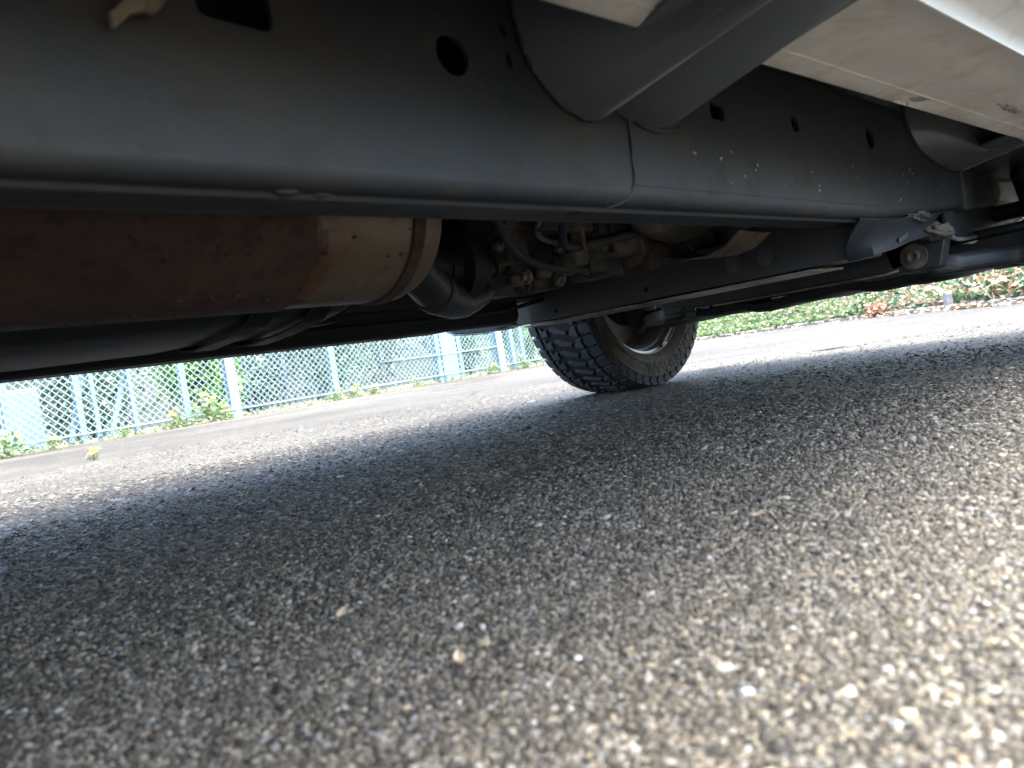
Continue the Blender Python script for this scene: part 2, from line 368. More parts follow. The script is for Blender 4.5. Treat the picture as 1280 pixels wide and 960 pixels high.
MT['peb1'] = worn('pebble_olive', (.21, .20, .145), (.25, .235, .17), .7, scale=60, bump=.1)
MT['peb2'] = worn('pebble_tan', (.30, .23, .14), (.36, .29, .19), .7, scale=60, bump=.1)
MT['peb3'] = worn('pebble_white', (.42, .42, .40), (.5, .5, .48), .6, scale=60, bump=.1)
MT['peb4'] = worn('pebble_blue_grey', (.20, .225, .23), (.26, .29, .295), .6, scale=60, bump=.1)
for x, y, s, m, lb in ((.345, .222, .0075, 'peb1', 'olive pebble lying in the near foreground of the asphalt'),
        (.337, .128, .0052, 'peb2', 'tan pebble near the right edge of the foreground asphalt'),
        (.325, .306, .0038, 'peb3', 'small white pebble left of the olive pebble'),
        (.234, .354, .0035, 'peb2', 'small tan pebble on the asphalt at lower left'),
        (.326, .199, .006, 'peb4', 'blue grey pebble just in front of the olive pebble'),
        (.579, .870, .0050, 'peb3', 'small white pebble in the dark shade under the truck'),
        (.345, .157, .0052, 'peb2', 'tan pebble between the blue grey and the right foreground pebble')):
    rock('pebble', x, y, s*.72, m, lb, .42)

# ------------------------------------------------------------------ the truck
YC = .95
TR = empty('parked_truck', (.8, YC, 0), 'pale off-road vehicle on a ladder frame, seen from beneath its sill', 'vehicle')
def T(*a, **k): return k
# near frame rail: outer web with holes, rounded lower corner, underside, inner web
X0, X1 = -1.9, 2.02
def zb(x): return .327 + (0 if x < 1.45 else .036*min(1, (x-1.45)/.55)**1.3)
bot = [(x, zb(x)+.018) for x in (X0, 1.45, 1.58, 1.72, 1.86, X1)]
holes = [rrect(.245, .300, .436, .486, .008, skew=-.05), circle(.471, .448, .0185), circle(.540, .484, .0042, .0075, 12, .3), circle(.543, .456, .0042, .0085, 12, .2),
         rrect(.905, .94, .441, .462, .004), circle(1.155, .461, .0125), circle(1.465, .469, .019),
         circle(-.4, .44, .02), rrect(-.9, -.82, .42, .47, .01)]
rail = prism('frame_rail', bot + [(X1, .535), (X0, .535)], 'Y', .48, .485, 'chassis', TR, holes)
tag(rail, 'near frame rail with round and slotted holes in its outer web')
xs = list(np.linspace(X0, 1.4, 40)) + list(np.linspace(1.45, X1, 12))
prof = [(.4812, .022), (.4800, .018), (.4802, .012), (.4825, .0065), (.4875, .0022), (.494, .0), (.500, -.0008), (.503, -.0045), (.5065, -.0012), (.53, 0), (.565, 0)]
rr = random.Random(3)
sheet('lower_flange', [[(x, y, zb(x)+z + (rr.uniform(-.00025, .00025) if 4 < j < 10 else 0)) for j, (y, z) in enumerate(prof)] for x in xs], -.004, 'chassis', rail)
prism('inner_web', [(X0, .327), (1.45, .327), (X1, .36), (X1, .535), (X0, .535)], 'Y', .561, .566, 'chassis_dark', rail)
box('top_flange', X0, X1, .4805, .5655, .5352, .539, 'chassis_dark', rail, 0)
# lapped reinforcing plate: starts at the upright seam
hz = [rrect(.905, .94, .441, .462, .004), circle(1.155, .461, .0125), circle(1.465, .469, .019)]
prism('lap_plate', [(.715, zb(.7)+.020)] + [(x, zb(x)+.020) for x in (1.45, 1.58, 1.72, 1.86, X1-.002)] + [(X1-.002, .534), (.728, .534)], 'Y', .4791, .4798, 'chassis', rail, hz)
wp = smooth_path([(.727, .4785, .52), (.722, .4782, .45), (.716, .478, .37), (.713, .479, .347), (.700, .486, .330), (.672, .510, .3255), (.655, .535, .326)], 8)
tube('weld_seam', [p + Vector((rr.uniform(-.0012, .0012), 0, rr.uniform(-.0008, .0008))) for p in wp], [.0009+rr.uniform(-.0004, .0006) for _ in wp], 'dusty', rail, 6)
# scraps of dried mud and scratches standing on the web
def flecks():
    V = []; F = []
    for _ in range(26):
        x = rr.uniform(.8, 1.95); z = .345 + abs(rr.gauss(0, .05)); z = min(z, .50); L = rr.uniform(.002, .007); a = rr.uniform(-.5, .9); t = rr.uniform(.0008, .002)
        if zb(x)+.022 > z: continue
        c = [(x-L*math.cos(a)-t, z-L*math.sin(a)), (x+t, z-t), (x+L*math.cos(a), z+L*math.sin(a)), (x-t, z+t*1.5)]
        b = len(V); V += [(p, .4772, q) for p, q in c] + [(x, .4758, z)]
        F += [(b, b+1, b+4), (b+1, b+2, b+4), (b+2, b+3, b+4), (b+3, b, b+4)]
    me = bpy.data.meshes.new('fleck'); me.from_pydata(V, [], F); return me
tag(link('mud_flecks', flecks(), 'fleck', rail), kind='stuff')
def lumps(name, c, rad, mat, parent, seed=1, amp=.25, sub=3):
    bm = bmesh.new(); bmesh.ops.create_icosphere(bm, subdivisions=sub, radius=1); r_ = random.Random(seed)
    from mathutils import noise
    for v in bm.verts:
        k = 1 + amp*noise.noise(v.co*2.3 + Vector((seed*3.1, 0, 0))) + amp*.6*noise.noise(v.co*6 + Vector((seed, 5, 0)))
        v.co = Vector((v.co.x*rad[0], v.co.y*rad[1], v.co.z*rad[2]))*k + Vector(c)
    return link(name, from_bm(bm), mat, parent, True)
# little lumps of weld spatter and dents on the underside of the rail
for i, (x, y, s) in enumerate(((.30, .50, .006), (.33, .505, .008), (.52, .51, .005), (.60, .507, .005), (.36, .52, .006), (.82, .505, .004))):
    lumps('weld_lump', (x, y, .3262), (s*1.8, s, s*.4), 'chassis', rail, i, .4, 2)
# wiring clip on the rail, upper left
sheet('cable_clip', [[(x, .470 + .003*math.sin(k*1.7), z+d) for d in (-.003, .002, .007)] for k, (x, z) in enumerate(((.184, .413), (.190, .418), (.197, .424), (.204, .426), (.211, .428), (.218, .434), (.223, .442), (.226, .46)))], .003, 'bare', rail)
tube('brake_line', smooth_path([(-1.2, .472, .50), (-.2, .472, .498), (.05, .472, .492), (.13, .473, .488), (.2, .474, .51), (.3, .476, .53)], 6), .004, 'chassis_dark', TR, 8)

# front of the rail: kicked-up section and lower plate
fr = prism('rail_front_section', [(2.0, .352), (2.30, .378), (2.34, .392), (2.34, .54), (2.0, .54)], 'Y', .470, .56, 'chassis', TR, bev=.012, seg=3)
prism('rail_front_box', [(2.33, .345), (2.9, .38), (3.15, .41), (3.15, .585), (2.33, .585)], 'Y', .505, .57, 'chassis_dark', TR, bev=.008)
prism('splash_shield', [(2.02, .30), (2.5, .30), (3.12, .40), (3.12, .60), (2.02, .60)], 'Y', .585, .59, 'chassis_dark', TR)
lp = prism('lower_mount_plate', [(1.93, .302), (2.03, .293), (2.25, .305), (2.46, .322), (2.62, .342), (2.76, .366), (2.78, .40), (2.4, .40), (1.93, .352)], 'Y', .500, .506, 'chassis', TR)
tube('rolled_lip', smooth_path([(1.96, .501, .299), (2.03, .50, .293), (2.25, .50, .305), (2.46, .50, .322), (2.62, .50, .342), (2.76, .50, .366)], 5), .005, 'zinc_and_glint', lp, 8)  # pale colour stands for light caught along the lower edge
lumps('mud_cake', (1.865, .503, .310), (.085, .026, .017), 'mud', TR, 4, .36, 4)
lumps('mud_cake', (1.70, .490, .336), (.06, .014, .010), 'dusty', TR, 9, .7, 4)
gs = sheet('gusset', [[Vector(a).lerp(Vector(b), t) + Vector((0, .012*math.sin(t*3.14), 0)) for t in np.linspace(0, 1, 7)]
      for a, b in (((1.38, .487, .327), (1.497, .56, .2655)), ((1.44, .486, .327), (1.498, .535, .266)), ((1.50, .485, .328), (1.50, .515, .266)),
                   ((1.58, .485, .330), (1.58, .503, .274)), ((1.66, .485, .335), (1.66, .500, .286)), ((1.74, .485, .340), (1.74, .500, .294)), ((1.84, .486, .348), (1.84, .502, .304)))], .004, 'chassis', TR)
prism('slot_shade_plate', rrect(1.60, 1.655, .2855, .294, .003, 3, .22), 'Y', .4975, .4995, 'rubber', gs)  # dark plate on the gusset, painting in the shade of an open slot

# body mount outriggers: open-bottomed channels reaching from the rail to under the sill
def outrigger(x, parent, s=1, yr=.4775, ye=.19, zo=0, sx=1.):
    def Y(y): return y if s == 1 else 2*YC-y
    wall = [(p.x, p.z) for p in smooth_path([(-.105, 0, .53), (-.104, 0, .50), (-.097, 0, .468), (-.080, 0, .442), (-.055, 0, .425), (-.025, 0, .4155), (-.004, 0, .4160), (.008, 0, .424)], 3)]; nw = len(wall)//2
    n = 10; rows = []
    for i in range(n):
        t = i/(n-1); y = yr + (ye-yr)*t
        rows.append([(x + (.004+(a-.004)*max(.3, 1-1.25*t))*sx - .088*t + (0 if j < nw else -.004*t), Y(y), zo + b + .012*t*(1 if j > nw else .3)) for j, (a, b) in enumerate(wall)])
    br = sheet('body_mount_bracket', rows, .0045, 'bracket', parent)
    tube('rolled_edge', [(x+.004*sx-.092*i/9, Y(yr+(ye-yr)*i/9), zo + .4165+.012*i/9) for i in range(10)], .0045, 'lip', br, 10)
    rows = []
    for i in range(n):
        t = i/(n-1); y = yr + (ye-yr)*t; dx = -.128*t
        sec = smooth_path([(-.03, 0, .47), (-.005, 0, .447), (.025, 0, .430), (.058, 0, .4185), (.096, 0, .4150), (.132, 0, .4185), (.158, 0, .428), (.172, 0, .444), (.178, 0, .50)], 4)
        rows.append([(x + p.x*sx + dx, Y(y), zo + p.z + .012*t) for p in sec])
    rows = [[(a, b, min(c, .4435+zo*.5) if s == 1 and b < .40 else c) for a, b, c in r_] for r_ in rows]
    sheet('channel_pan', rows, .004, 'bracket', br)
    prism('weld_flange', [(x+a*sx, zo+b) for a, b in ((-.11, .53), (-.106, .49), (-.098, .458), (-.072, .430), (-.02, .412), (.008, .413), (.03, .428), (.055, .428), (.08, .413), (.13, .411), (.158, .416), (.172, .43), (.18, .46), (.185, .53))], 'Y', Y(yr-.001*s*0+.0), Y(yr-.0025), 'chassis', br)
    wb = smooth_path([(x+a*sx, Y(yr-.001), zo+b) for a, b in ((-.108, .52), (-.104, .485), (-.094, .455), (-.070, .430), (-.03, .4125), (.0, .4125), (.03, .427), (.055, .426), (.09, .4125), (.14, .414), (.165, .424), (.178, .445))], 5)
    tube('weld_bead', [p+Vector((rr.uniform(-.0012, .0012), 0, rr.uniform(-.0012, .0012))) for p in wb], [.0028+rr.uniform(-.0009, .0009) for _ in wb], 'chassis', br, 6)
    box('top_plate', x-.18, x+.05, Y(ye) if s == 1 else Y(.3), Y(.3) if s == 1 else Y(ye), zo+.524, zo+.53, 'chassis', br, 0)
    return br
tag(outrigger(.662, TR), 'near body mount bracket with a rolled lower edge under the sill')
b2 = outrigger(2.0, TR, ye=.33, zo=.03, sx=3.2)
outrigger(.662, TR, -1); outrigger(2.0, TR, -1, ye=.33, zo=.03, sx=3.2); outrigger(-.95, TR); outrigger(-.95, TR, -1)

# sill: flat dirty underside, inner flange, outer rocker; floor pan
def sill(s=1):
    def Y(y): return y if s == 1 else 2*YC-y
    xs = np.linspace(-.02, 1.88, 40); rows = []; r_ = random.Random(5)
    for x in xs:
        yi, yo = .388-.041*x, .245-.050*x
        def dent(a, b): return .006*math.exp(-((x-a)/.03)**2)
        d = dent(1.19, 0) + dent(1.62, 0)*.7
        rows.append([(x, Y(yi+.012), .60), (x, Y(yi+.010), .50), (x, Y(yi+.002), .4475), (x, Y(yi), .4450), (x, Y(yi-.006+d), .4444+d), (x, Y(yi-.022+d*2), .4465+d*.6), (x, Y(yi-.030), .4485), (x, Y(.6*yi+.4*yo), .4492), (x, Y(.3*yi+.7*yo), .4492), (x, Y(yo+.008), .449), (x, Y(yo+.002), .4455), (x, Y(yo-.002), .4455), (x, Y(yo-.004), .452), (x, Y(yo-.012), .458), (x, Y(max(.121, yo-.035)), .464), (x, Y(max(.118, yo-.085)), .480), (x, Y(max(.115, yo-.105) if s == 1 else .075), .505), (x, Y(.108 if s == 1 else .04), .54), (x, Y(.104 if s == 1 else .037), .60)])
    return sheet('sill', rows, .003, 'sill', TR)
sn = sill(1); tag(sn, 'pale dirty sill with a dented lower flange'); sill(-1)
for i, (x, y, a_, b_) in enumerate(((1.20, .321, .045, .007), (1.47, .268, .05, .006))):
    lumps('mud_smear', (x, y, .4492), (a_, b_, .0007), 'smudge', sn, 40+i, .9, 4)
# pinch-weld dimples along the lower flange
for k in range(22):
    x = .42+.065*k; yi = .388-.041*x; lathe('spot_weld', [(0, .0035), (.0008, .003), (.0004, .0012), (.0004, 0)], 'sill', sn, 10, (x, yi-.0025, .4475), 'Y')
tube('sealer_bead', [(x, .388-.041*x-.027, .4477+rr.uniform(-.0006, .0006)) for x in np.linspace(.3, 1.86, 60)], .0012, 'sill', sn, 6)
fl = box('floor_pan', -1.45, 2.0, .36, 1.54, .585, .60, 'chassis_dark', TR, .002)
for y in (.62, .80, 1.10, 1.28): box('floor_rib', -1.3, 1.7, y-.03, y+.03, .572, .5848, 'chassis_dark', fl, .005)

# far rail (mirror), tank guard rail
frl = prism('frame_rail', bot + [(X1, .535), (X0, .535)], 'Y', 1.415, 1.42, 'chassis_dark', TR)
prism('inner_web', [(X0, .327), (1.45, .327), (X1, .36), (X1, .535), (X0, .535)], 'Y', 1.334, 1.339, 'chassis_dark', frl)
box('lower_flange', X0, 1.5, 1.335, 1.419, .3262, .3312, 'chassis_dark', frl, .002)
tg = prism('tank_guard', [(1.375, .290), (1.382, .276), (1.398, .271), (1.425, .271), (1.437, .280), (1.44, .36), (1.375, .36)], 'X', -.44, 1.44, 'chassis', TR, bev=.003)
tube('guard_lip', [(-.44, 1.40, .2715), (.4, 1.40, .2715), (1.15, 1.40, .2705), (1.42, 1.40, .285)], .004, 'zinc_and_glint', tg, 8)  # painted bright: light from the ground on the guard's lower edge

# exhaust: muffler, rim, end cap, pipe
def muff(x0, x1, grow, name, mat, parent, capl=None, capr=None):
    prof = [(x0, .112+grow), (x1, .112+grow)]
    if capl: prof = capl + prof
    if capr: prof = prof + capr
    o = lathe(name, prof, mat, parent, 72, (0, .815, .385), 'X', .93); o.data.set_sharp_from_angle(angle=R(35)); return o
CY, CZ = .815, .385
mf = muff(-.28, .455, .0025, 'muffler', 'rust', TR, capl=[(-.33, .0), (-.33, .07), (-.305, .105)])
tag(mf, 'rust brown muffler with a bare steel end band')
def band_mat():
    m = MT['bare'].copy(); m.name = 'rusting_band'; nt = m.node_tree; N = nt.nodes; L = nt.links; P = N['Principled BSDF']
    src = P.inputs['Base Color'].links[0].from_socket; co = N.new('ShaderNodeTexCoord').outputs['Object']
    sx = N.new('ShaderNodeSeparateXYZ'); L.new(co, sx.inputs[0])
    mr = N.new('ShaderNodeMapRange'); mr.clamp = False; L.new(sx.outputs[0], mr.inputs[0]); mr.inputs[1].default_value = .455; mr.inputs[2].default_value = .62; mr.inputs[3].default_value = 0.; mr.inputs[4].default_value = 1.
    def layer(scale, amp, lo, hi, c0, c1, dtl=8.):
        n = tex(nt, 'ShaderNodeTexNoise', scale, co, Detail=dtl, Roughness=.72); k = N.new('ShaderNodeMath'); k.operation = 'MULTIPLY_ADD'
        L.new(n.outputs[0], k.inputs[0]); k.inputs[1].default_value = amp; L.new(mr.outputs[0], k.inputs[2])
        f = ramp(nt, [(lo, (1, 1, 1)), (hi, (0, 0, 0))], k.outputs[0]); return mixc(nt, f.outputs[0], c0, c1)
    c = layer(24, 1.5, .84, 1.12, src, (.150, .066, .040)); c = layer(38, 1.5, .74, .86, c, (.058, .031, .024)); L.new(c, P.inputs['Base Color']); return m
MT['band'] = band_mat()
muff(.4552, .588, .0, 'end_band', 'band', mf)
rp = random.Random(11)
muff(.587, .603, .0035, 'crimped_rim', 'rust', mf, capl=[(.585, .112)], capr=[(.607, .111)])
muff(.6065, .622, -.001, 'end_cap', 'bare', mf, capr=[(.637, .104), (.645, .085), (.649, .05), (.649, .0)])
for i in range(46):                                # pits and blisters scattered over the shell
    a = R(rp.uniform(195, 300)); x = rp.uniform(.1, .6); s = rp.uniform(.0012, .0038); g = .1146 if x < .455 else .1122
    lumps('rust_blister', (x, CY+g*math.cos(a), CZ+g*.93*math.sin(a)), (s*1.3, s, s*.8), 'rustedge' if x > .455 else 'rust', mf, i, .3, 1)
ep = tube('exhaust_pipe', smooth_path([(.64, .82, .35), (.72, .87, .318), (.80, .93, .298), (.90, 1.0, .296), (1.0, 1.06, .315), (1.12, 1.10, .36), (1.5, 1.12, .42), (2.0, 1.1, .45)], 8), .031, 'chassis_dark', TR, 18)
tube('pipe_clamp', [(.765, .903, .305), (.79, .922, .300)], .0345, 'chassis_dark', ep, 18)
tube('tail_pipe', smooth_path([(-.31, .815, .385), (-.42, .80, .46), (-.55, .78, .52), (-.8, .72, .5), (-1.5, .6, .45), (-1.9, .55, .42)], 8), .03, 'rust', TR, 14)

# fuel tank with straps
bm = bmesh.new(); pr = [(1.01, .50), (1.00, .40), (1.005, .325), (1.02, .300), (1.05, .287), (1.12, .279), (1.24, .273), (1.285, .277), (1.31, .295), (1.32, .33), (1.32, .50)]
def tank_row(x, k, dz=0): return [(x, 1.16+(y-1.16)*k, .40+(z-.40)*k + dz) for y, z in pr]
ft = sheet('fuel_tank', [tank_row(-.44, .5), tank_row(-.44, .9), tank_row(-.41, 1.0), tank_row(-.1, 1.0), tank_row(.30, 1.0), tank_row(.46, .99, .002), tank_row(.52, .96, .004), tank_row(.62, .96, .005), tank_row(.70, .94, .006), tank_row(.735, .84, .01), tank_row(.745, .4, .03)], .004, 'plastic', TR)
for x in (.545, .64, -.2):
    sheet('tank_strap', [[(x+dx, 1.16+(y-1.16)*(1.015 if x < 0 else .985), .40+(z-.40)*(1.03 if x < 0 else 1.005)) for y, z in pr] for dx in (-.018, 0, .018)], .003, 'chassis', ft)
prism('tank_flange', [(.70, .292), (.80, .300), (.83, .325), (.75, .33)], 'Y', 1.22, 1.26, 'chassis', ft, bev=.003)

# transmission crossmember with bolts
ca = prism('transmission_crossmember', [(.535, .268), (.70, .2655), (1.0, .2655), (1.2, .2625), (1.44, .2685), (1.458, .285), (1.458, .36), (1.40, .372), (1.29, .36), (1.05, .349), (.90, .351), (.79, .353), (.74, .372), (.58, .372), (.535, .335)], 'X', 1.50, 1.61, 'member', TR, [circle(1.30, .286, .006, None, 10), circle(1.02, .293, .006, None, 10)], bev=.004)
box('crossmember_lip', 1.482, 1.63, .62, 1.40, .2575, .2618, 'zinc_and_glint', ca, .001)  # pale tone paints the bright rim of light under the crossmember
for y, z in ((.792, .307), (.719, .306)): bolt(ca, (1.4995, y, z), r=.013, washer=.019, mat='bracket')
fo = prism('outer_mount', [(1.462, .272), (1.56, .266), (1.69, .277), (1.765, .312), (1.775, .345), (1.60, .35), (1.462, .30)], 'X', 1.49, 1.58, 'member', TR, [circle(1.70, .318, .010, None, 12)], bev=.004)
tube('mount_lip', [(1.488, 1.47, .270), (1.488, 1.56, .265), (1.488, 1.69, .276), (1.488, 1.76, .308)], .003, 'zinc_and_glint', fo, 6)  # edge glint put into the lip's colour

# front crossmember, skid plate, cam bolts, lower arms
cb = prism('front_crossmember', [(.56, .252), (.63, .240), (1.07, .240), (1.16, .246), (1.22, .26), (1.22, .305), (.9, .325), (.56, .31)], 'X', 1.90, 2.02, 'chassis_dark', TR, bev=.005)
tube('crossmember_lip', [(1.898, .60, .243), (1.898, .63, .2385), (1.898, .84, .2385), (1.898, 1.08, .239)], .0035, 'heat', cb, 6)  # lighter than its crossmember to paint in the lit lower edge
for y in (.563, 1.215):
    c = lathe('cam_bolt', [(0, .0), (-.012, .010), (-.012, .013), (-.004, .013), (-.004, .029), (.002, .029), (.002, 0)], 'cast', cb, 28, (1.895 if y < 1 else 1.93, y, .268), 'X'); c.data.set_sharp_from_angle(angle=R(30))
    prism('cam_bracket', [(y-.05, .235), (y+.05, .235), (y+.065, .29), (y+.04, .36), (y-.04, .36), (y-.065, .29)], 'X', 1.90 if y < 1 else 1.933, 1.945, 'chassis_dark', cb, bev=.004)
sp = sheet('skid_plate', [[(x, y, z + .006*math.sin(y*17)*(1 if x < 2.3 else .3) + .004*math.sin(y*41)) for y in np.linspace(.42, 1.36, 26)] for x, z in ((2.08, .235), (2.09, .216), (2.11, .210), (2.3, .212), (2.6, .225), (2.85, .27), (3.05, .38))], .004, 'chassis_dark', TR)
box('differential_housing', 2.05, 2.45, .80, 1.20, .245, .40, 'cast', TR, .06)
for s in (1, -1):
    yp, yb = (.563, .26) if s == 1 else (1.215, 1.60)
    ar = prism('lower_control_arm', [(1.955, yp), (1.965, yp+(yb-yp)*.22), (2.20, yp+(yb-yp)*.80), (2.34, yb), (2.43, yb), (2.50, yp+(yb-yp)*.78), (2.60, yp), (2.52, yp), (2.40, yp+(yb-yp)*.40), (2.16, yp+(yb-yp)*.40), (2.04, yp)], 'Z', .216, .262, 'chassis_dark', TR, bev=.02, seg=4)
    lathe('ball_joint', [(-.03, .0), (-.03, .022), (.03, .026), (.05, .015), (.05, 0)], 'cast', ar, 20, (2.39, yb, .255), 'Y')
    tube('shock_absorber', [(2.33, yp+(yb-yp)*.6, .27), (2.36, yp+(yb-yp)*.3, .75)], .032, 'chassis_dark', TR, 14)
    tube('tie_rod', [(2.16, yp, .30), (2.20, yb+(.05 if s == -1 else -.05), .31)], .012, 'chassis_dark', TR, 10)
tube('drive_axle', [(2.39, .3, .36), (2.39, 1.62, .36)], .022, 'chassis_dark', TR, 12)

# transmission, transfer case, shafts, heat shields
tm = lathe('transmission_case', [(.95, 0), (.95, .075), (1.05, .09), (1.2, .10), (1.5, .12), (1.75, .17), (1.9, .19), (2.05, .19), (2.05, 0)], 'cast', TR, 28, (0, .95, .47), 'X'); tm.data.set_sharp_from_angle(angle=R(30))
for k in range(9): box('casting_rib', 1.08+.09*k, 1.09+.09*k, .85, 1.05, .352-.006*k, .40, 'cast', tm, .002)
box('oil_pan', 1.15, 1.46, .86, 1.06, .345, .42, 'cast', TR, .02)
tc = lumps('transfer_case', (1.06, 1.06, .39), (.10, .085, .075), 'cast', TR, 6, .35, 3)
lathe('shaft_flange', [(-.03, 0), (-.03, .03), (-.012, .034), (-.012, .062), (.012, .062), (.012, .045), (.05, .04), (.05, 0)], 'chassis', TR, 30, (.90, .99, .352), 'X').data.set_sharp_from_angle(angle=R(30))
tube('rear_driveshaft', [(.86, .99, .352), (.2, .98, .40), (-.5, .96, .40)], .036, 'chassis_dark', TR, 16)
tube('front_driveshaft', [(1.10, 1.13, .36), (1.6, 1.12, .38), (2.06, 1.08, .33)], .027, 'chassis_dark', TR, 14)
for i, (x, y, z, s) in enumerate(((1.0, 1.02, .345, .022), (1.06, 1.0, .325, .018), (1.10, 1.05, .318, .026), (1.16, .98, .335, .02), (1.02, 1.1, .30, .016), (1.2, 1.04, .322, .018))):
    bolt(tc, (x-.03, y-.05, z), r=s*.45, washer=s*.8, mat='zinc_and_glint' if i % 2 else 'cast')
tube('wiring_hose', smooth_path([(.80, .70, .47), (.95, .78, .40), (1.05, .86, .36), (1.2, .84, .375), (1.4, .80, .40)], 6), .008, 'rubber', TR, 8)
tube('hydraulic_line', smooth_path([(.7, .68, .405), (.95, .70, .395), (1.15, .69, .397), (1.6, .68, .40)], 5), .006, 'chassis', TR, 8)
box('inner_stiffener', .55, 1.05, .66, .68, .386, .43, 'chassis_dark', TR, .004)
for i, (pts, r_, m_) in enumerate((([(.72, .72, .44), (.9, .86, .37), (1.02, .90, .335), (1.2, .93, .33), (1.35, .96, .36)], .007, 'rubber'), ([(.70, 1.02, .47), (.88, 1.05, .40), (1.05, 1.15, .34), (1.3, 1.22, .33), (1.48, 1.25, .36)], .009, 'rubber'),
        ([(.95, .80, .43), (1.0, .88, .385), (1.12, .90, .372), (1.25, .89, .38)], .005, 'zinc_and_glint'), ([(1.62, .62, .38), (1.75, .60, .33), (1.86, .62, .31)], .006, 'rubber'), ([(2.02, 1.30, .40), (2.15, 1.42, .31), (2.3, 1.55, .34), (2.36, 1.6, .42)], .007, 'rubber'), ([(.50, 1.36, .30), (.9, 1.34, .296), (1.3, 1.33, .30), (1.48, 1.32, .32)], .005, 'chassis'))):
    tube('cable', smooth_path(pts, 6), r_, m_, TR, 8)
for i, (x, y, z, a_, b_, c_) in enumerate(((1.22, .92, .352, .05, .012, .03), (1.30, 1.00, .340, .03, .05, .02), (1.10, .90, .365, .02, .03, .035), (1.40, .88, .365, .03, .02, .02), (.98, .93, .375, .025, .02, .03), (1.14, 1.16, .345, .05, .03, .03), (1.34, 1.20, .352, .04, .04, .025), (1.05, .86, .415, .07, .01, .03))):
    k = box('mounting_block', x-a_, x+a_, y-b_, y+b_, z-c_, z+c_, 'cast' if i % 3 else 'chassis_dark', TR, .006)
    bolt(k, (x-a_-.0005, y, z), r=.007, washer=.010, mat='zinc_and_glint')
for k in range(7): lathe('casting_boss', [(0, 0), (0, .010), (.02, .013), (.03, .013)], 'cast', tc, 12, (1.0+.025*k, .965+.03*(k % 3), .322+.012*((k*2) % 5)), 'X')
h1 = sheet('heat_shield', [[(x, y, z+.010*math.sin(9*x+7*y)) for x in np.linspace(1.30, 1.42, 5)] for y, z in ((.665, .352), (.70, .330), (.74, .322), (.78, .325), (.82, .334), (.85, .352), (.87, .384))], .002, 'heat', TR)
prism('shield_tab', [(.86, .345), (.92, .328), (.94, .335), (.90, .40), (.86, .40)], 'X', 1.31, 1.314, 'heat', h1)
prism('support_bracket', [(.89, .332), (.96, .337), (.965, .40), (.875, .40)], 'X', 1.345, 1.352, 'cast', TR, bev=.001)
lumps('catalyst', (1.30, .79, .41), (.14, .062, .058), 'cast', TR, 12, .06, 3)

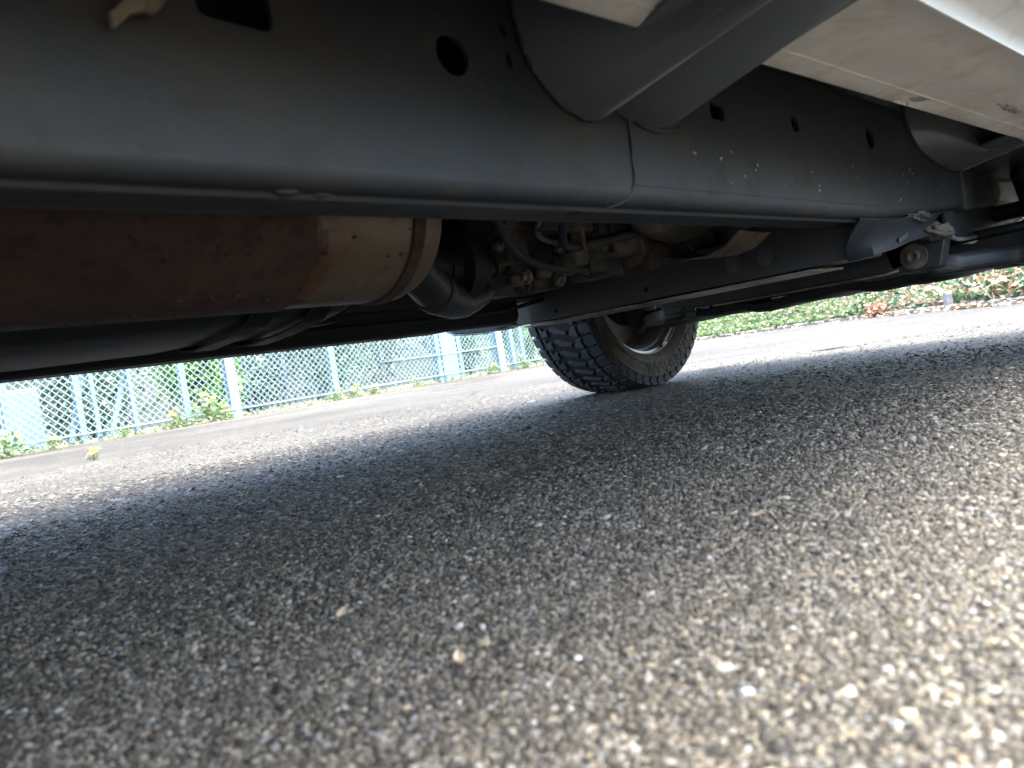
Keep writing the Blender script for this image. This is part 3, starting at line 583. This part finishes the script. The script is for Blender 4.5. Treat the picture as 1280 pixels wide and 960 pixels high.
# ------------------------------------------------------------------ wheels (inboard side is -Y in wheel space)
NP = 50; RT = .392
def wheel_meshes():
    D = {}
    tmp = []
    def grab(key, o): D[key] = (o.data, [s for s in o.data.materials]); tmp.append(o)
    casing = [(-.112, .262), (-.120, .268), (-.132, .285), (-.1375, .297), (-.1395, .2985), (-.1395, .302), (-.1382, .3035), (-.1405, .312), (-.1425, .322), (-.143, .333), (-.142, .345), (-.1435, .3465), (-.1435, .349), (-.140, .352), (-.134, .364), (-.126, .371), (-.10, .3765), (-.05, .379), (0, .380),
              (.05, .379), (.10, .3765), (.126, .371), (.134, .364), (.140, .352), (.143, .333), (.1405, .31), (.132, .285), (.120, .268), (.112, .262)]
    o = lathe('tyre', casing, 'sidewall', None, 108); grab('tyre', o)
    o = lathe('tread_base', [(-.1235, .3735), (-.10, .3785), (-.05, .381), (0, .382), (.05, .381), (.10, .3785), (.1235, .3735)], 'groove', None, 108); grab('tread_base', o)
    rim = [(-.116, .262), (-.119, .266), (-.117, .270), (-.112, .269), (-.108, .262), (-.106, .254), (-.095, .250), (-.082, .250), (-.078, .243), (-.060, .236), (-.02, .232), (.03, .230), (.055, .226), (.062, .20), (.066, .12), (.050, .07), (.050, 0)]
    o = lathe('rim', rim, 'alloy', None, 96); o.data.set_sharp_from_angle(angle=R(28)); grab('rim', o)
    rl_ = [(-.1165, .2705), (-.1215, .2745), (-.1235, .2795), (-.1205, .2845), (-.1165, .2850)]
    o = lathe('bead_ring', rl_, 'rubber', None, 96); grab('bead_ring', o)
    # brake disc with shield and hub carrier
    o = lathe('brake_disc', [(-.05, .0), (-.05, .140), (-.042, .147), (-.030, .147), (-.020, .140), (-.02, .09), (.03, .085), (.03, 0)], 'chassis_dark', None, 48); grab('brake_disc', o)
    o = lumps('hub_carrier', (-.0, -.09, -.01), (.075, .07, .16), 'cast', None, 21, .3, 3); grab('hub_carrier', o)
    o = box('brake_caliper', .06, .17, -.10, .01, -.10, .12, 'cast', None, .02); grab('brake_caliper', o)
    # raised lettering round the inner sidewall
    fc = bpy.data.curves.new('txt', 'FONT'); fc.body = 'WV\u00b7LGRAYO'; fc.size = .052; fc.extrude = .0022; fc.space_character = 1.25; fc.offset = .0012
    fo_ = bpy.data.objects.new('txt', fc); COL.objects.link(fo_)
    bpy.context.view_layer.update()
    me = bpy.data.meshes.new_from_object(fo_.evaluated_get(bpy.context.evaluated_depsgraph_get())); bpy.data.objects.remove(fo_)
    xsv = [v.co.x for v in me.vertices]; xm = (min(xsv)+max(xsv))/2
    for v in me.vertices:
        x, y, z = v.co; r = .343 - y; ph = (x-xm)/.325 + R(18)
        yy = -.1418 + .010*max(0, (.318-r)/.05)
        v.co = (r*math.sin(ph), yy - z, -r*math.cos(ph))
    me.materials.append(MT['letter']); D['lettering'] = (me, [MT['letter']])
    # side lugs under the shoulder, one shared mesh
    bm = bmesh.new()
    for a0, a1, r0, r1 in ((-.36, .30, .350, .372),):
        for side in (-1,):
            q = []
            for aa, r_, h in ((a0, r1, 0), (a1, r1, 0), (a1*.6, r0, 0), (a0*.5, r0, 0)):
                a = aa*2*math.pi/NP; q.append((r_, a))
            lo = [bm.verts.new((r_*math.sin(a), -.131, r_*math.cos(a))) for r_, a in q]; hi = [bm.verts.new((r_*math.sin(a)*.999, -(.1405 if i < 2 else .1455), r_*math.cos(a)*.999)) for i, (r_, a) in enumerate(q)]
            bm.faces.new(hi); [bm.faces.new((lo[i], lo[(i+1) % 4], hi[(i+1) % 4], hi[i])) for i in range(4)]
    D['side_lug'] = (from_bm(bm, 'side_lug'), [MT['rubber']]); D['side_lug'][0].materials.append(MT['rubber'])
    # five block shapes of the tread, (arc fraction of a pitch, position across)
    shapes = [[(.09, -.137), (.08, -.102), (.18, -.094), (.52, -.091), (.80, -.096), (.88, -.108), (.88, -.137)],
              [(-.06, -.081), (.02, -.062), (.12, -.054), (.18, -.045), (.44, -.049), (.52, -.066), (.70, -.058), (.76, -.074), (.70, -.082)],
              [(.27, -.034), (.50, -.038), (.92, .014), (.96, .031), (.76, .035), (.60, .019), (.50, .021), (.44, .006)],
              [(.34, .057), (.42, .049), (.80, .050), (.88, .062), (.78, .067), (1.04, .073), (1.10, .082), (.34, .082)],
              [(.50, .097), (.58, .093), (1.16, .095), (1.26, .106), (1.26, .137), (.50, .137)]]
    for k, s in enumerate(shapes):
        bm = bmesh.new(); cu = sum(p[0] for p in s)/len(s); cv = sum(p[1] for p in s)/len(s)
        def pt(u, v, r):
            rr_ = r - (max(0, abs(v)-.085)/.05)**2*.009; a = u*2*math.pi/NP; return (rr_*math.sin(a), v, rr_*math.cos(a))
        lv = []
        for r_, sc in ((.366, 1.03), (RT-.002, 1.0), (RT, .93)):
            lv.append([bm.verts.new(pt(cu+(u-cu)*sc, cv+(v-cv)*sc, r_)) for u, v in s])
        bm.faces.new(lv[2]); m_ = len(s)
        for a in range(2):
            for i in range(m_): bm.faces.new((lv[a][i], lv[a][(i+1) % m_], lv[a+1][(i+1) % m_], lv[a+1][i]))
        me = from_bm(bm, 'tread_block'); me.materials.append(MT['rubber']); D['block%d' % k] = (me, [MT['rubber']])
    for o in tmp: bpy.data.objects.remove(o)
    return D
WM = wheel_meshes()
def spin_join(keys):
    """all the copies of some pieces round the wheel as one mesh"""
    Vs = []; Fs = []; b = 0
    for key in keys:
        me = WM[key][0]; co = [v.co.copy() for v in me.vertices]; fs = [tuple(p.vertices) for p in me.polygons]
        for k in range(NP):
            Mx = Matrix.Rotation(2*math.pi*k/NP, 3, 'Y'); Vs += [tuple(Mx @ c) for c in co]; Fs += [tuple(i+b for i in f) for f in fs]; b += len(co)
    me = bpy.data.meshes.new('treads'); me.from_pydata(Vs, [], Fs); me.materials.append(MT['rubber']); return me
LUGS = spin_join(['side_lug']); TREADS = spin_join(['block%d' % k for k in range(5)])
def part(name, me, parent, rot=0.):
    o = bpy.data.objects.new(name, me); COL.objects.link(o); o.parent = parent; o.rotation_euler = (0, rot, 0); return o
def wheel(cx, cy, flip, full):
    wv = bpy.data.objects.new('wheel', None); COL.objects.link(wv); wv.parent = TR; wv.empty_display_size = .2
    wv.location = Vector((cx, cy, RT-.006)) - TR.location; wv.rotation_euler = (0, 0, math.pi if flip else 0)
    for nm in ('tyre', 'tread_base', 'rim', 'bead_ring', 'brake_disc', 'hub_carrier', 'brake_caliper', 'lettering'): part(nm, WM[nm][0], wv)
    tag(part('side_lugs', LUGS, wv), kind='stuff')
    if full:
        for k in range(5):
            for i in range(NP): part('tread_block', WM['block%d' % k][0], wv, 2*math.pi*i/NP + .01)
    else: tag(part('tread_blocks', TREADS, wv), kind='stuff')
    return wv
wf = wheel(2.395, 1.768, False, True); tag(wf, 'far front wheel with a knobbly all-terrain tyre and pale rim')
wheel(2.395, .17, True, False); wheel(-.55, 1.768, False, False); wheel(-.55, .17, True, False)
# balance weights clipped inside the rim of the far wheel
for a in (R(22),):
    o = box('balance_weight', -.016, .016, -.124, -.105, -.262, -.246, 'zinc_and_glint', None, .003); o.parent = wf; o.location = (0, 0, 0); o.rotation_euler = (0, -a, 0)
tube('rear_axle', [(-.55, .3, .386), (-.55, 1.6, .386)], .045, 'chassis_dark', TR, 14)

# ------------------------------------------------------------------ body shell
def arch(cx, r=.50, z0=.50):
    return [(cx+r*math.cos(R(a)), .40+r*math.sin(R(a))) for a in range(12, 169, 12)]
for s in (1, -1):
    y0, y1 = (.085, .102) if s == 1 else (1.865, 1.882)
    low = [(-1.95, .55)] + arch(-.55)[::-1] + [(-.05, .53), (1.90, .53)] + arch(2.395)[::-1] + [(3.05, .52), (3.22, .58), (3.25, .95), (3.15, 1.12), (2.1, 1.20), (1.35, 1.74), (1.0, 1.84), (-1.5, 1.84), (-1.85, 1.70), (-2.0, 1.10)]
    w1 = [(.72, 1.24), (1.90, 1.24), (1.30, 1.66), (.72, 1.72)]; w2 = [(-.42, 1.24), (.62, 1.24), (.62, 1.72), (-.42, 1.72)]; w3 = [(-1.7, 1.26), (-.52, 1.24), (-.52, 1.72), (-1.5, 1.70)]
    bs = prism('body_side', low, 'Y', y0, y1, 'body', TR, [w1, w2, w3])
    for wq in (w1, w2, w3): prism('window', wq, 'Y', y0+.005, y0+.011, 'glass', bs)
    yo = y0-.004 if s == 1 else y1+.001
    for xa in (.66, -.47): prism('door_gap', [(xa, .58), (xa+.006, .58), (xa+.006, 1.20), (xa, 1.20)], 'Y', yo, yo+.003, 'rubber', bs)
    for xa in (.72, -.40): prism('door_handle', rrect(xa, xa+.16, 1.04, 1.075, .012), 'Y', yo-.02, yo+.022, 'body', bs, bev=.006)
def panel(name, prof, mat, bev=.0): return sheet(name, [[(x, y, z) for y in np.linspace(.102, 1.865, 9)] for x, z in prof], .012, mat, TR)
panel('bonnet', [(3.2, .96), (3.12, 1.12), (2.7, 1.19), (2.08, 1.215)], 'body')
panel('windscreen', [(2.07, 1.215), (1.36, 1.74)], 'glass'); panel('roof', [(1.35, 1.745), (1.0, 1.85), (0, 1.875), (-1.4, 1.85), (-1.75, 1.77)], 'body')
panel('tailgate', [(-1.78, 1.74), (-1.98, 1.12), (-1.95, .56)], 'body'); panel('grille', [(3.22, .60), (3.25, .95)], 'chassis_dark')
prism('front_bumper', rrect(3.14, 3.32, .47, .66, .04), 'Y', .12, 1.84, 'body', TR, bev=.02); prism('rear_bumper', rrect(-2.12, -1.94, .50, .66, .03), 'Y', .06, 1.84, 'chassis', TR, bev=.02)
for y in (.15, 1.52): prism('headlight', rrect(3.20, 3.262, .80, .95, .02), 'Y', y, y+.28, 'lampw', TR, bev=.01)
for y in (.11, 1.72): prism('tail_light', rrect(-2.03, -1.95, .85, 1.10, .02), 'Y', y, y+.13, 'lampr', TR, bev=.01)
for cx in (2.395, -.55):                         # wheel arch liners
    for y0, y1 in ((.103, .28), (1.62, 1.86)):
        sheet('arch_liner', [[(cx+.47*math.cos(R(a)), y, .40+.47*math.sin(R(a))) for a in range(5, 176, 10)] for y in (y0, y1)], .004, 'rubber', TR)
box('engine_bay_floor', 2.0, 3.1, .40, 1.50, .60, .62, 'chassis_dark', TR, .002)
for y in (-.06, 1.89): lumps('door_mirror', (1.72, y+.06, 1.22), (.07, .11, .085), 'body', TR, 3, .05)

# ------------------------------------------------------------------ chain-link fence beyond the truck
FY = 9.3; FX0, FX1, FH = -6.0, 13.2, 1.8
fen = empty('chain_link_fence', (3.5, FY, 0), 'pale blue galvanised chain-link fence with posts and slanting braces', 'fence')
def post(name, x, wd=.07, h=FH, y=FY, lean=0.): return prism(name, [(x-wd/2, -.05), (x+wd/2, -.05), (x+wd/2+lean, h), (x-wd/2+lean, h)], 'Y', y-wd/2, y+wd/2, 'fence', fen, bev=.006)
for x, wd in ((-4.2, .08), (-2.2, .08), (-.2, .08), (1.94, .07), (2.63, .065), (2.79, .05), (3.19, .05), (3.79, .075), (4.385, .125), (5.88, .09), (7.80, .08), (7.90, .05), (9.14, .15), (9.47, .08), (9.72, .07), (11.2, .09), (13.1, .09)): post('fence_post', x, wd, y=FY+.05)
for x0, x1 in ((2.50, 2.95), (2.91, 3.46)): prism('brace', [(x0-.03, 0), (x0+.03, 0), (x1+.03, 1.5), (x1-.03, 1.5)], 'Y', FY+.09, FY+.13, 'fence', fen, bev=.004)
for x in (4.60, 5.13, 6.70, 7.64): tube('stiffener_rod', [(x, FY+.012, 0), (x, FY+.012, FH)], .011, 'fence', fen, 6)
for z, xa, xb, r in ((.115, FX0, FX1, .009), (1.78, FX0, FX1, .02), (.44, 6.70, 9.14, .010), (.95, FX0, FX1, .008)): tube('rail_wire', [(xa, FY-.012, z), ((xa+xb)/2, FY-.012, z-.01), (xb, FY-.012, z)], r, 'fence', fen, 6)
def mesh_wires():
    V = []; F = []; p = .086; r = .0027; H = FH-.03
    for fam in (1, -1):
        x = FX0-H
        while x < FX1+H:
            z0, z1 = .02, H; xa, xb = (x, x+(z1-z0)) if fam == 1 else (x, x-(z1-z0))
            def clip(xc, z): return xc, z
            if xa < FX0:
                if fam == 1: z0 += FX0-xa; xa = FX0
                else: x += p; continue
            if xa > FX1:
                if fam == -1: z0 += xa-FX1; xa = FX1
                else: x += p; continue
            if xb > FX1: z1 -= xb-FX1; xb = FX1
            if xb < FX0: z1 -= FX0-xb; xb = FX0
            if z1-z0 > .02:
                b = len(V); y = FY + fam*.0028
                for X_, Z_ in ((xa, z0), (xb, z1)):
                    V.extend([(X_-fam*r, y, Z_+r), (X_+fam*r*.6, y-r*1.2, Z_-r*.6), (X_+fam*r*.6, y+r*1.2, Z_-r*.6)])
                F += [(b, b+1, b+4, b+3), (b+1, b+2, b+5, b+4), (b+2, b, b+3, b+5)]
            x += p
    me = bpy.data.meshes.new('wire_mesh'); me.from_pydata(V, [], F); return me
tag(link('wire_mesh', mesh_wires(), 'wire', fen), kind='stuff')

# ------------------------------------------------------------------ plants
def leaf_cloud(centers, size, squash=1., up_bias=.3, fold=True):
    """one folded leaf (two quads) per centre"""
    n = len(centers); d = rng.normal(0, 1, (n, 3)); d[:, 2] = d[:, 2]*.6; d /= np.linalg.norm(d, axis=1)[:, None]
    nrm = rng.normal(0, 1, (n, 3)); nrm[:, 2] = np.abs(nrm[:, 2]) + up_bias
    s = np.cross(d, nrm); s /= np.linalg.norm(s, axis=1)[:, None]; nn = np.cross(s, d)
    L = size*rng.uniform(.6, 1.35, n)[:, None]; Wd = L*rng.uniform(.28, .42, n)[:, None]
    C = centers
    a = C; b = C + d*L; m1 = C + d*L*.45 + s*Wd + nn*Wd*.35; m2 = C + d*L*.45 - s*Wd + nn*Wd*.35
    V = np.stack([a, m1, b, m2], 1).reshape(-1, 3); i = np.arange(n)[:, None]*4
    F = np.concatenate([i+np.array([[0, 1, 2]]), i+np.array([[0, 2, 3]])], 0)
    return V, F
def crown_pts(n, c, rad, clumps=14):
    k = rng.normal(0, 1, (clumps, 3)); k /= np.linalg.norm(k, axis=1)[:, None]; k = k*rng.uniform(.35, .95, (clumps, 1))
    w = rng.integers(0, clumps, n); p = k[w] + rng.normal(0, .23, (n, 3)); return np.array(c) + p*np.array(rad)
def shrub(name, x, y, rx, ry, h, n, leaf, size, label, cat='shrub', group=None, stems=5):
    t = empty(name, (x, y, 0), label, cat, group)
    P = crown_pts(n, (x, y, h*.52), (rx, ry, h*.55), 22); P[:, 2] = np.abs(P[:, 2]) + .01
    V, F = leaf_cloud(P, size); link('crown', mesh_np('crown', V, F), leaf, t)
    V = []; F = []
    for k in range(stems):
        a = random.uniform(0, 6.28); q = (x+rx*.6*math.cos(a), y+ry*.6*math.sin(a), h*random.uniform(.6, .9))
        v, f = tube_data([(x+.08*math.cos(a), y+.08*math.sin(a), -.03), ((x+q[0])/2+.05*math.cos(a+1), (y+q[1])/2, q[2]*.5), q], [.02, .014, .004], 6)
        b = len(V); V += [tuple(i) for i in v]; F += [tuple(j+b for j in g) for g in f]
    me = bpy.data.meshes.new('stems'); me.from_pydata(V, [], F); link('stems', me, 'bark', t, True); return t
SH = [(-3.0, 11.2, 1.3, .8, 2.2, 'leaf_dark', .085, 'dark green shrub behind the far left end of the fence'),
      (-.6, 11.0, 1.2, .8, 2.0, 'leaf_grey', .08, 'grey green shrub behind the pale panel beside the fence'),
      (3.35, 11.6, 1.0, .7, 2.1, 'leaf_dark', .08, 'dark shrub behind the two crossing braces of the fence'),
      (4.55, 10.5, .62, .5, 1.5, 'leaf_bright', .075, 'bright green shrub behind the fence beside the widest left post'),
      (5.6, 11.4, .9, .6, 1.9, 'leaf_grey', .075, 'grey green shrub behind the middle bays of the fence'),
      (6.9, 11.0, .9, .7, 2.0, 'leaf_dark', .075, 'dark green shrub behind the fence under the tank'),
      (8.4, 11.8, 1.0, .7, 2.1, 'leaf_grey', .075, 'grey shrub behind the narrow rods of the fence'),
      (10.1, 11.3, .9, .7, 1.9, 'leaf_dark', .075, 'dark shrub behind the fence left of the pale slab'),
      (11.9, 11.2, .8, .6, 1.7, 'leaf_bright', .075, 'bright green shrub behind the fence beside the tyre'),
      (13.6, 11.4, .9, .7, 1.9, 'leaf_grey', .075, 'grey green shrub at the far right end of the fence')]
for x, y, rx, ry, h, lf, sz, lb in SH: shrub('shrub', x, y, rx, ry, h, 4200, lf, sz, lb, group='shrubs behind the fence')
def weed(x, y, h, nfl, label, group='weeds along the fence foot'):
    t = empty('flowering_weed' if nfl else 'weed', (x, y, 0), label, 'weed', group)
    P = np.column_stack([x+rng.normal(0, h*.35, 130), y+rng.normal(0, h*.22, 130), np.abs(rng.normal(h*.35, h*.25, 130))])
    V, F = leaf_cloud(P, h*.20); link('leaves', mesh_np('leaves', V, F), 'weed', t)
    V = []; F = []; tips = []
    for k in range(max(nfl, 2)):
        q = (x+random.uniform(-.45, .45)*h, y+random.uniform(-.2, .2)*h, h*random.uniform(.75, 1.1)); tips.append(q)
        v, f = tube_data([(x, y, 0), ((x+q[0])/2, (y+q[1])/2, q[2]*.6), q], [.004, .003, .002], 4); b = len(V)
        V += [tuple(i) for i in v]; F += [tuple(j+b for j in g) for g in f]
    me = bpy.data.meshes.new('stalks'); me.from_pydata(V, [], F); link('stalks', me, 'weed', t)
    for q in tips[:(nfl+1)//2]:
        V, F = leaf_cloud(np.repeat(np.array([q]), 14, 0) + rng.normal(0, .006, (14, 3)), .035, up_bias=1.5); link('flower', mesh_np('flower', V, F), 'petal', t)
for x, y, h, nf, lb in ((1.86, 9.0, .30, 6, 'yellow flowering weed at the foot of the pale panel'), (2.25, 9.05, .12, 3, 'low yellow weed at the panel corner'),
        (3.60, 9.15, .22, 5, 'yellow flowering weed left of the widest left fence post'), (4.0, 9.2, .32, 7, 'tall yellow flowering weed between two fence posts'), (4.15, 9.1, .16, 3, 'short yellow weed just left of the widest post'),
        (5.75, 9.15, .17, 4, 'yellow weed left of the sixth fence post'), (6.05, 9.15, .16, 5, 'yellow weed right of the sixth fence post'), (6.4, 9.2, .13, 3, 'low green weed in the middle of the fence foot'),
        (7.2, 9.2, .13, 1, 'low weed by the upright rods of the fence'), (8.8, 9.2, .2, 2, 'weed at the foot of the wide post near the tyre'), (9.6, 9.2, .2, 1, 'weed at the fence foot just left of the tyre'), (3.0, 9.2, .12, 0, 'small green tuft between the crossing braces')):
    weed(x, y, h, nf, lb)
weed(1.29, 4.48, .045, 1, 'tiny weed growing alone in the open asphalt', group='tufts in the asphalt')
# strip of soil along the fence foot
me = mesh_np('soil_strip', [(FX0, 9.12, .004), (13.4, 9.12, .004), (13.4, 40, .02), (FX0-20, 40, .02), (FX0-20, 9.12, .004)], [(0, 1, 2, 3, 4)]); tag(link('soil_strip', me, 'soil'), kind='structure')
V, F = leaf_cloud(np.column_stack([rng.uniform(FX0, 13.2, 1500), 9.16+np.abs(rng.normal(0, .14, 1500)), np.abs(rng.normal(0, .02, 1500))]), .05)
tag(link('verge_grass', mesh_np('verge_grass', V, F), 'weed'), 'short grass and weeds along the fence foot', 'grass', kind='stuff')
# pale panel and slab behind the fence, grey wall raised to block low sky and pale building further back
pb = box('utility_cabinet', 1.10, 2.36, 9.75, 10.5, 0, .70, 'palewall', None, .01); tag(pb, 'pale metal cabinet behind the left end of the fence', 'cabinet')
box('cabinet_door', 1.96, 2.32, 9.735, 9.748, .04, .66, 'palewall', pb, .003); box('door_gap', 1.945, 1.955, 9.738, 9.749, .03, .67, 'greywall', pb, 0); box('plinth', 1.06, 2.40, 9.72, 10.54, 0, .03, 'kerb', pb, 0)
sb = box('pale_slab', 8.25, 8.75, 9.95, 10.02, .0, 1.3, 'palewall', None, .01); tag(sb, 'pale upright slab standing behind the fence left of the tyre', 'slab')
box('slab_edge', 8.78, 8.86, 9.95, 10.03, 0, 1.3, 'fence', sb, .004)
gw = box('sky_blocking_wall', -12, 14, 13.2, 13.4, 0, 4.6, 'greywall', None, .01); tag(gw, 'grey concrete wall behind the shrubs, upper part added to block low sky', 'wall'); box('coping', -12.05, 14.05, 13.15, 13.45, 4.602, 4.68, 'kerb', gw, .01)  # upper part is unseen, added height that keeps low sky light off the ground
hb = box('pale_building', 14.5, 26, 16, 24, 0, 5.2, 'palewall', None, .02); tag(hb, 'pale building beyond the end of the fence', 'building')
box('roof_slab', 14.2, 26.3, 15.7, 24.3, 5.202, 5.4, 'kerb', hb, .02)
for x in (15.6, 18.6, 21.6): box('window', x, x+1.4, 15.97, 15.998, 1.2, 2.6, 'glass', hb, 0)

# ------------------------------------------------------------------ ivy verge in front of the truck
VE = [(14.5, 9.6), (12.9, 8.1), (11.4, 6.2), (10.1, 3.75), (8.1, 2.2), (6.9, 1.3), (5.2, -.1), (3.9, -1.5), (2.9, -3.2)]
ve = smooth_path([(x, y, 0) for x, y in VE], 8); ve = [Vector((p.x, p.y, 0)) for p in ve]
def off(i):
    t = (ve[min(i+1, len(ve)-1)] - ve[max(i-1, 0)]).normalized(); return Vector((-t.y, t.x, 0))   # to the far side
sgn = 1 if off(20).x > 0 else -1
rows = [[ve[i] + off(i)*sgn*d + Vector((0, 0, z + (.03*math.sin(i*1.7+d*5) if d > .3 else 0))) for d, z in ((0, .004), (.10, .05), (.35, .26), (.7, .50), (1.3, .72), (2.6, .9), (8, 1.0), (25, 1.0))] for i in range(len(ve))]
bm = bmesh.new(); g = [[bm.verts.new(p) for p in r] for r in rows]
for i in range(len(g)-1):
    for j in range(len(g[0])-1): bm.faces.new((g[i][j], g[i][j+1], g[i+1][j+1], g[i+1][j]))
tag(link('verge_bank', from_bm(bm), 'soil', None, True), kind='structure')
def along(n, dlo, dhi, i0=0, i1=None):
    i1 = i1 or len(ve)-1; out = np.zeros((n, 3)); 
    for k in range(n):
        u = random.uniform(i0, i1-1e-3); i = int(u); f = u-i; p = ve[i].lerp(ve[i+1], f); d = dlo + (dhi-dlo)*random.random()**1.3
        q = p + off(i)*sgn*d; out[k] = (q.x, q.y, 0)
        out[k, 2] = np.interp(d, [0, .10, .35, .7, 1.3, 2.6], [.004, .05, .26, .50, .72, .90])
    return out
nl = len(ve)-1; half = int(nl*.36)
P = along(22000, .06, 1.6, half, nl); P[:, 2] += np.abs(rng.normal(.05, .05, len(P))); V, F = leaf_cloud(P, .065, up_bias=.6)
tag(link('ivy_cover', mesh_np('ivy_cover', V, F), 'ivy'), 'green and russet ivy covering the bank ahead of the truck', 'ivy', kind='stuff')
P = along(16000, .04, 1.4, 0, half+2); P[:, 2] = P[:, 2] + np.abs(rng.normal(.04, .035, len(P))); V, F = leaf_cloud(P, .055, up_bias=.6)
tag(link('green_ground_cover', mesh_np('green_ground_cover', V, F), 'ivy_green'), 'bright green ground cover on the bank just right of the tyre', 'ground cover', kind='stuff')
P = along(2600, -.16, .25, 2, nl); P[:, 2] = np.abs(rng.normal(.008, .01, len(P))) + np.maximum(P[:, 2], 0); V, F = leaf_cloud(P, .045, up_bias=1.5)
tag(link('leaf_litter', mesh_np('leaf_litter', V, F), 'litter'), 'dry leaf litter along the edge of the asphalt', 'leaf litter', kind='stuff')
V = []; F = []
for k in range(150):
    p = along(1, .02, .8, half-4, nl)[0]; a = random.uniform(0, 6.28); L_ = random.uniform(.1, .3); e = (p[0]+L_*math.cos(a), p[1]+L_*math.sin(a), p[2]+random.uniform(.03, .2))
    v, f = tube_data([tuple(p), ((p[0]+e[0])/2, (p[1]+e[1])/2, max(p[2], e[2])+.03), e], [.006, .005, .002], 4); b = len(V); V += [tuple(i) for i in v]; F += [tuple(j+b for j in g_) for g_ in f]
me = bpy.data.meshes.new('dry_stems'); me.from_pydata(V, [], F); tag(link('dry_stems', me, 'twig'), 'bare dry stems sticking out of the ivy bank', 'stems', kind='stuff')
shrub('red_leaved_plant', 9.55, 3.35, .10, .10, .15, 200, 'red_leaf', .05, 'small red leaved plant at the foot of the ivy bank', 'plant', stems=3)
mp = prism('marker_post', [(-.035, 0), (.035, 0), (.03, .15), (.018, .175), (-.018, .175), (-.03, .15)], 'Y', -.03, .03, 'kerb', None, bev=.006); mp.location = (8.0, 2.14, 0); mp.rotation_euler = (0, 0, R(40)); tag(mp, 'short pale marker post at the edge of the ivy bank', 'post')
# edging of rough stones, each its own piece
edge = empty('stone_edging', (ve[20].x, ve[20].y, 0), 'low row of rough stones edging the ivy bank', 'edging')
acc = 0
for i in range(4, len(ve)-14):
    a, b = ve[i], ve[i+1]; L_ = (b-a).length; m_ = max(1, int(L_/.34))
    for k in range(m_):
        p = a.lerp(b, (k+.5)/m_) + off(i)*sgn*random.uniform(.02, .06); s = L_/m_*random.uniform(.38, .47)
        an = math.atan2((b-a).y, (b-a).x); bm = bmesh.new(); bmesh.ops.create_cube(bm, size=2)
        bmesh.ops.bevel(bm, geom=list(bm.edges), offset=.35, segments=1, affect='EDGES')
        for v in bm.verts: v.co = Vector((v.co.x*s, v.co.y*.045, v.co.z*.030))*random.uniform(.85, 1.15)
        bmesh.ops.rotate(bm, verts=bm.verts, cent=(0, 0, 0), matrix=Matrix.Rotation(an+random.uniform(-.1, .1), 3, 'Z')); bmesh.ops.translate(bm, verts=bm.verts, vec=(p.x, p.y, .016))
        link('stone', from_bm(bm), 'kerb', edge)
# leaves lying on the asphalt
def fallen(x, y, L_, a, mat, label):
    rows = []
    for t in np.linspace(0, 1, 7):
        wd = L_*.32*math.sin(math.pi*min(.98, t+.02))**.8
        rows.append([(x+L_*(t-.5)*math.cos(a)-s_*wd*math.sin(a), y+L_*(t-.5)*math.sin(a)+s_*wd*math.cos(a), .007+.004*t*t + abs(s_)*.002) for s_ in (-1, 0, 1)])
    tag(sheet('fallen_leaf', rows, .0008, mat), label, 'leaf', 'fallen leaves on the asphalt')
fallen(3.52, 1.44, .16, R(-50), 'weed', 'yellow green leaf lying on the sunlit asphalt right of the tyre')
fallen(2.98, 1.74, .10, R(-40), 'weed', 'small green leaf on the asphalt beside the tyre')
for k, (x, y, a) in enumerate(((.30, .52, .4), (.62, .34, -.8), (.28, .36, 1.0))): fallen(x, y, .012, a, 'litter', ('tan scrap of leaf at the left of the near asphalt', 'tan scrap of leaf on the asphalt at right', 'tan scrap of leaf at lower middle of the asphalt')[k])
print('objects', len(bpy.data.objects), 'tris', sum(len(o.data.loop_triangles) or sum(len(p.vertices)-2 for p in o.data.polygons) for o in bpy.data.objects if o.type == 'MESH'))
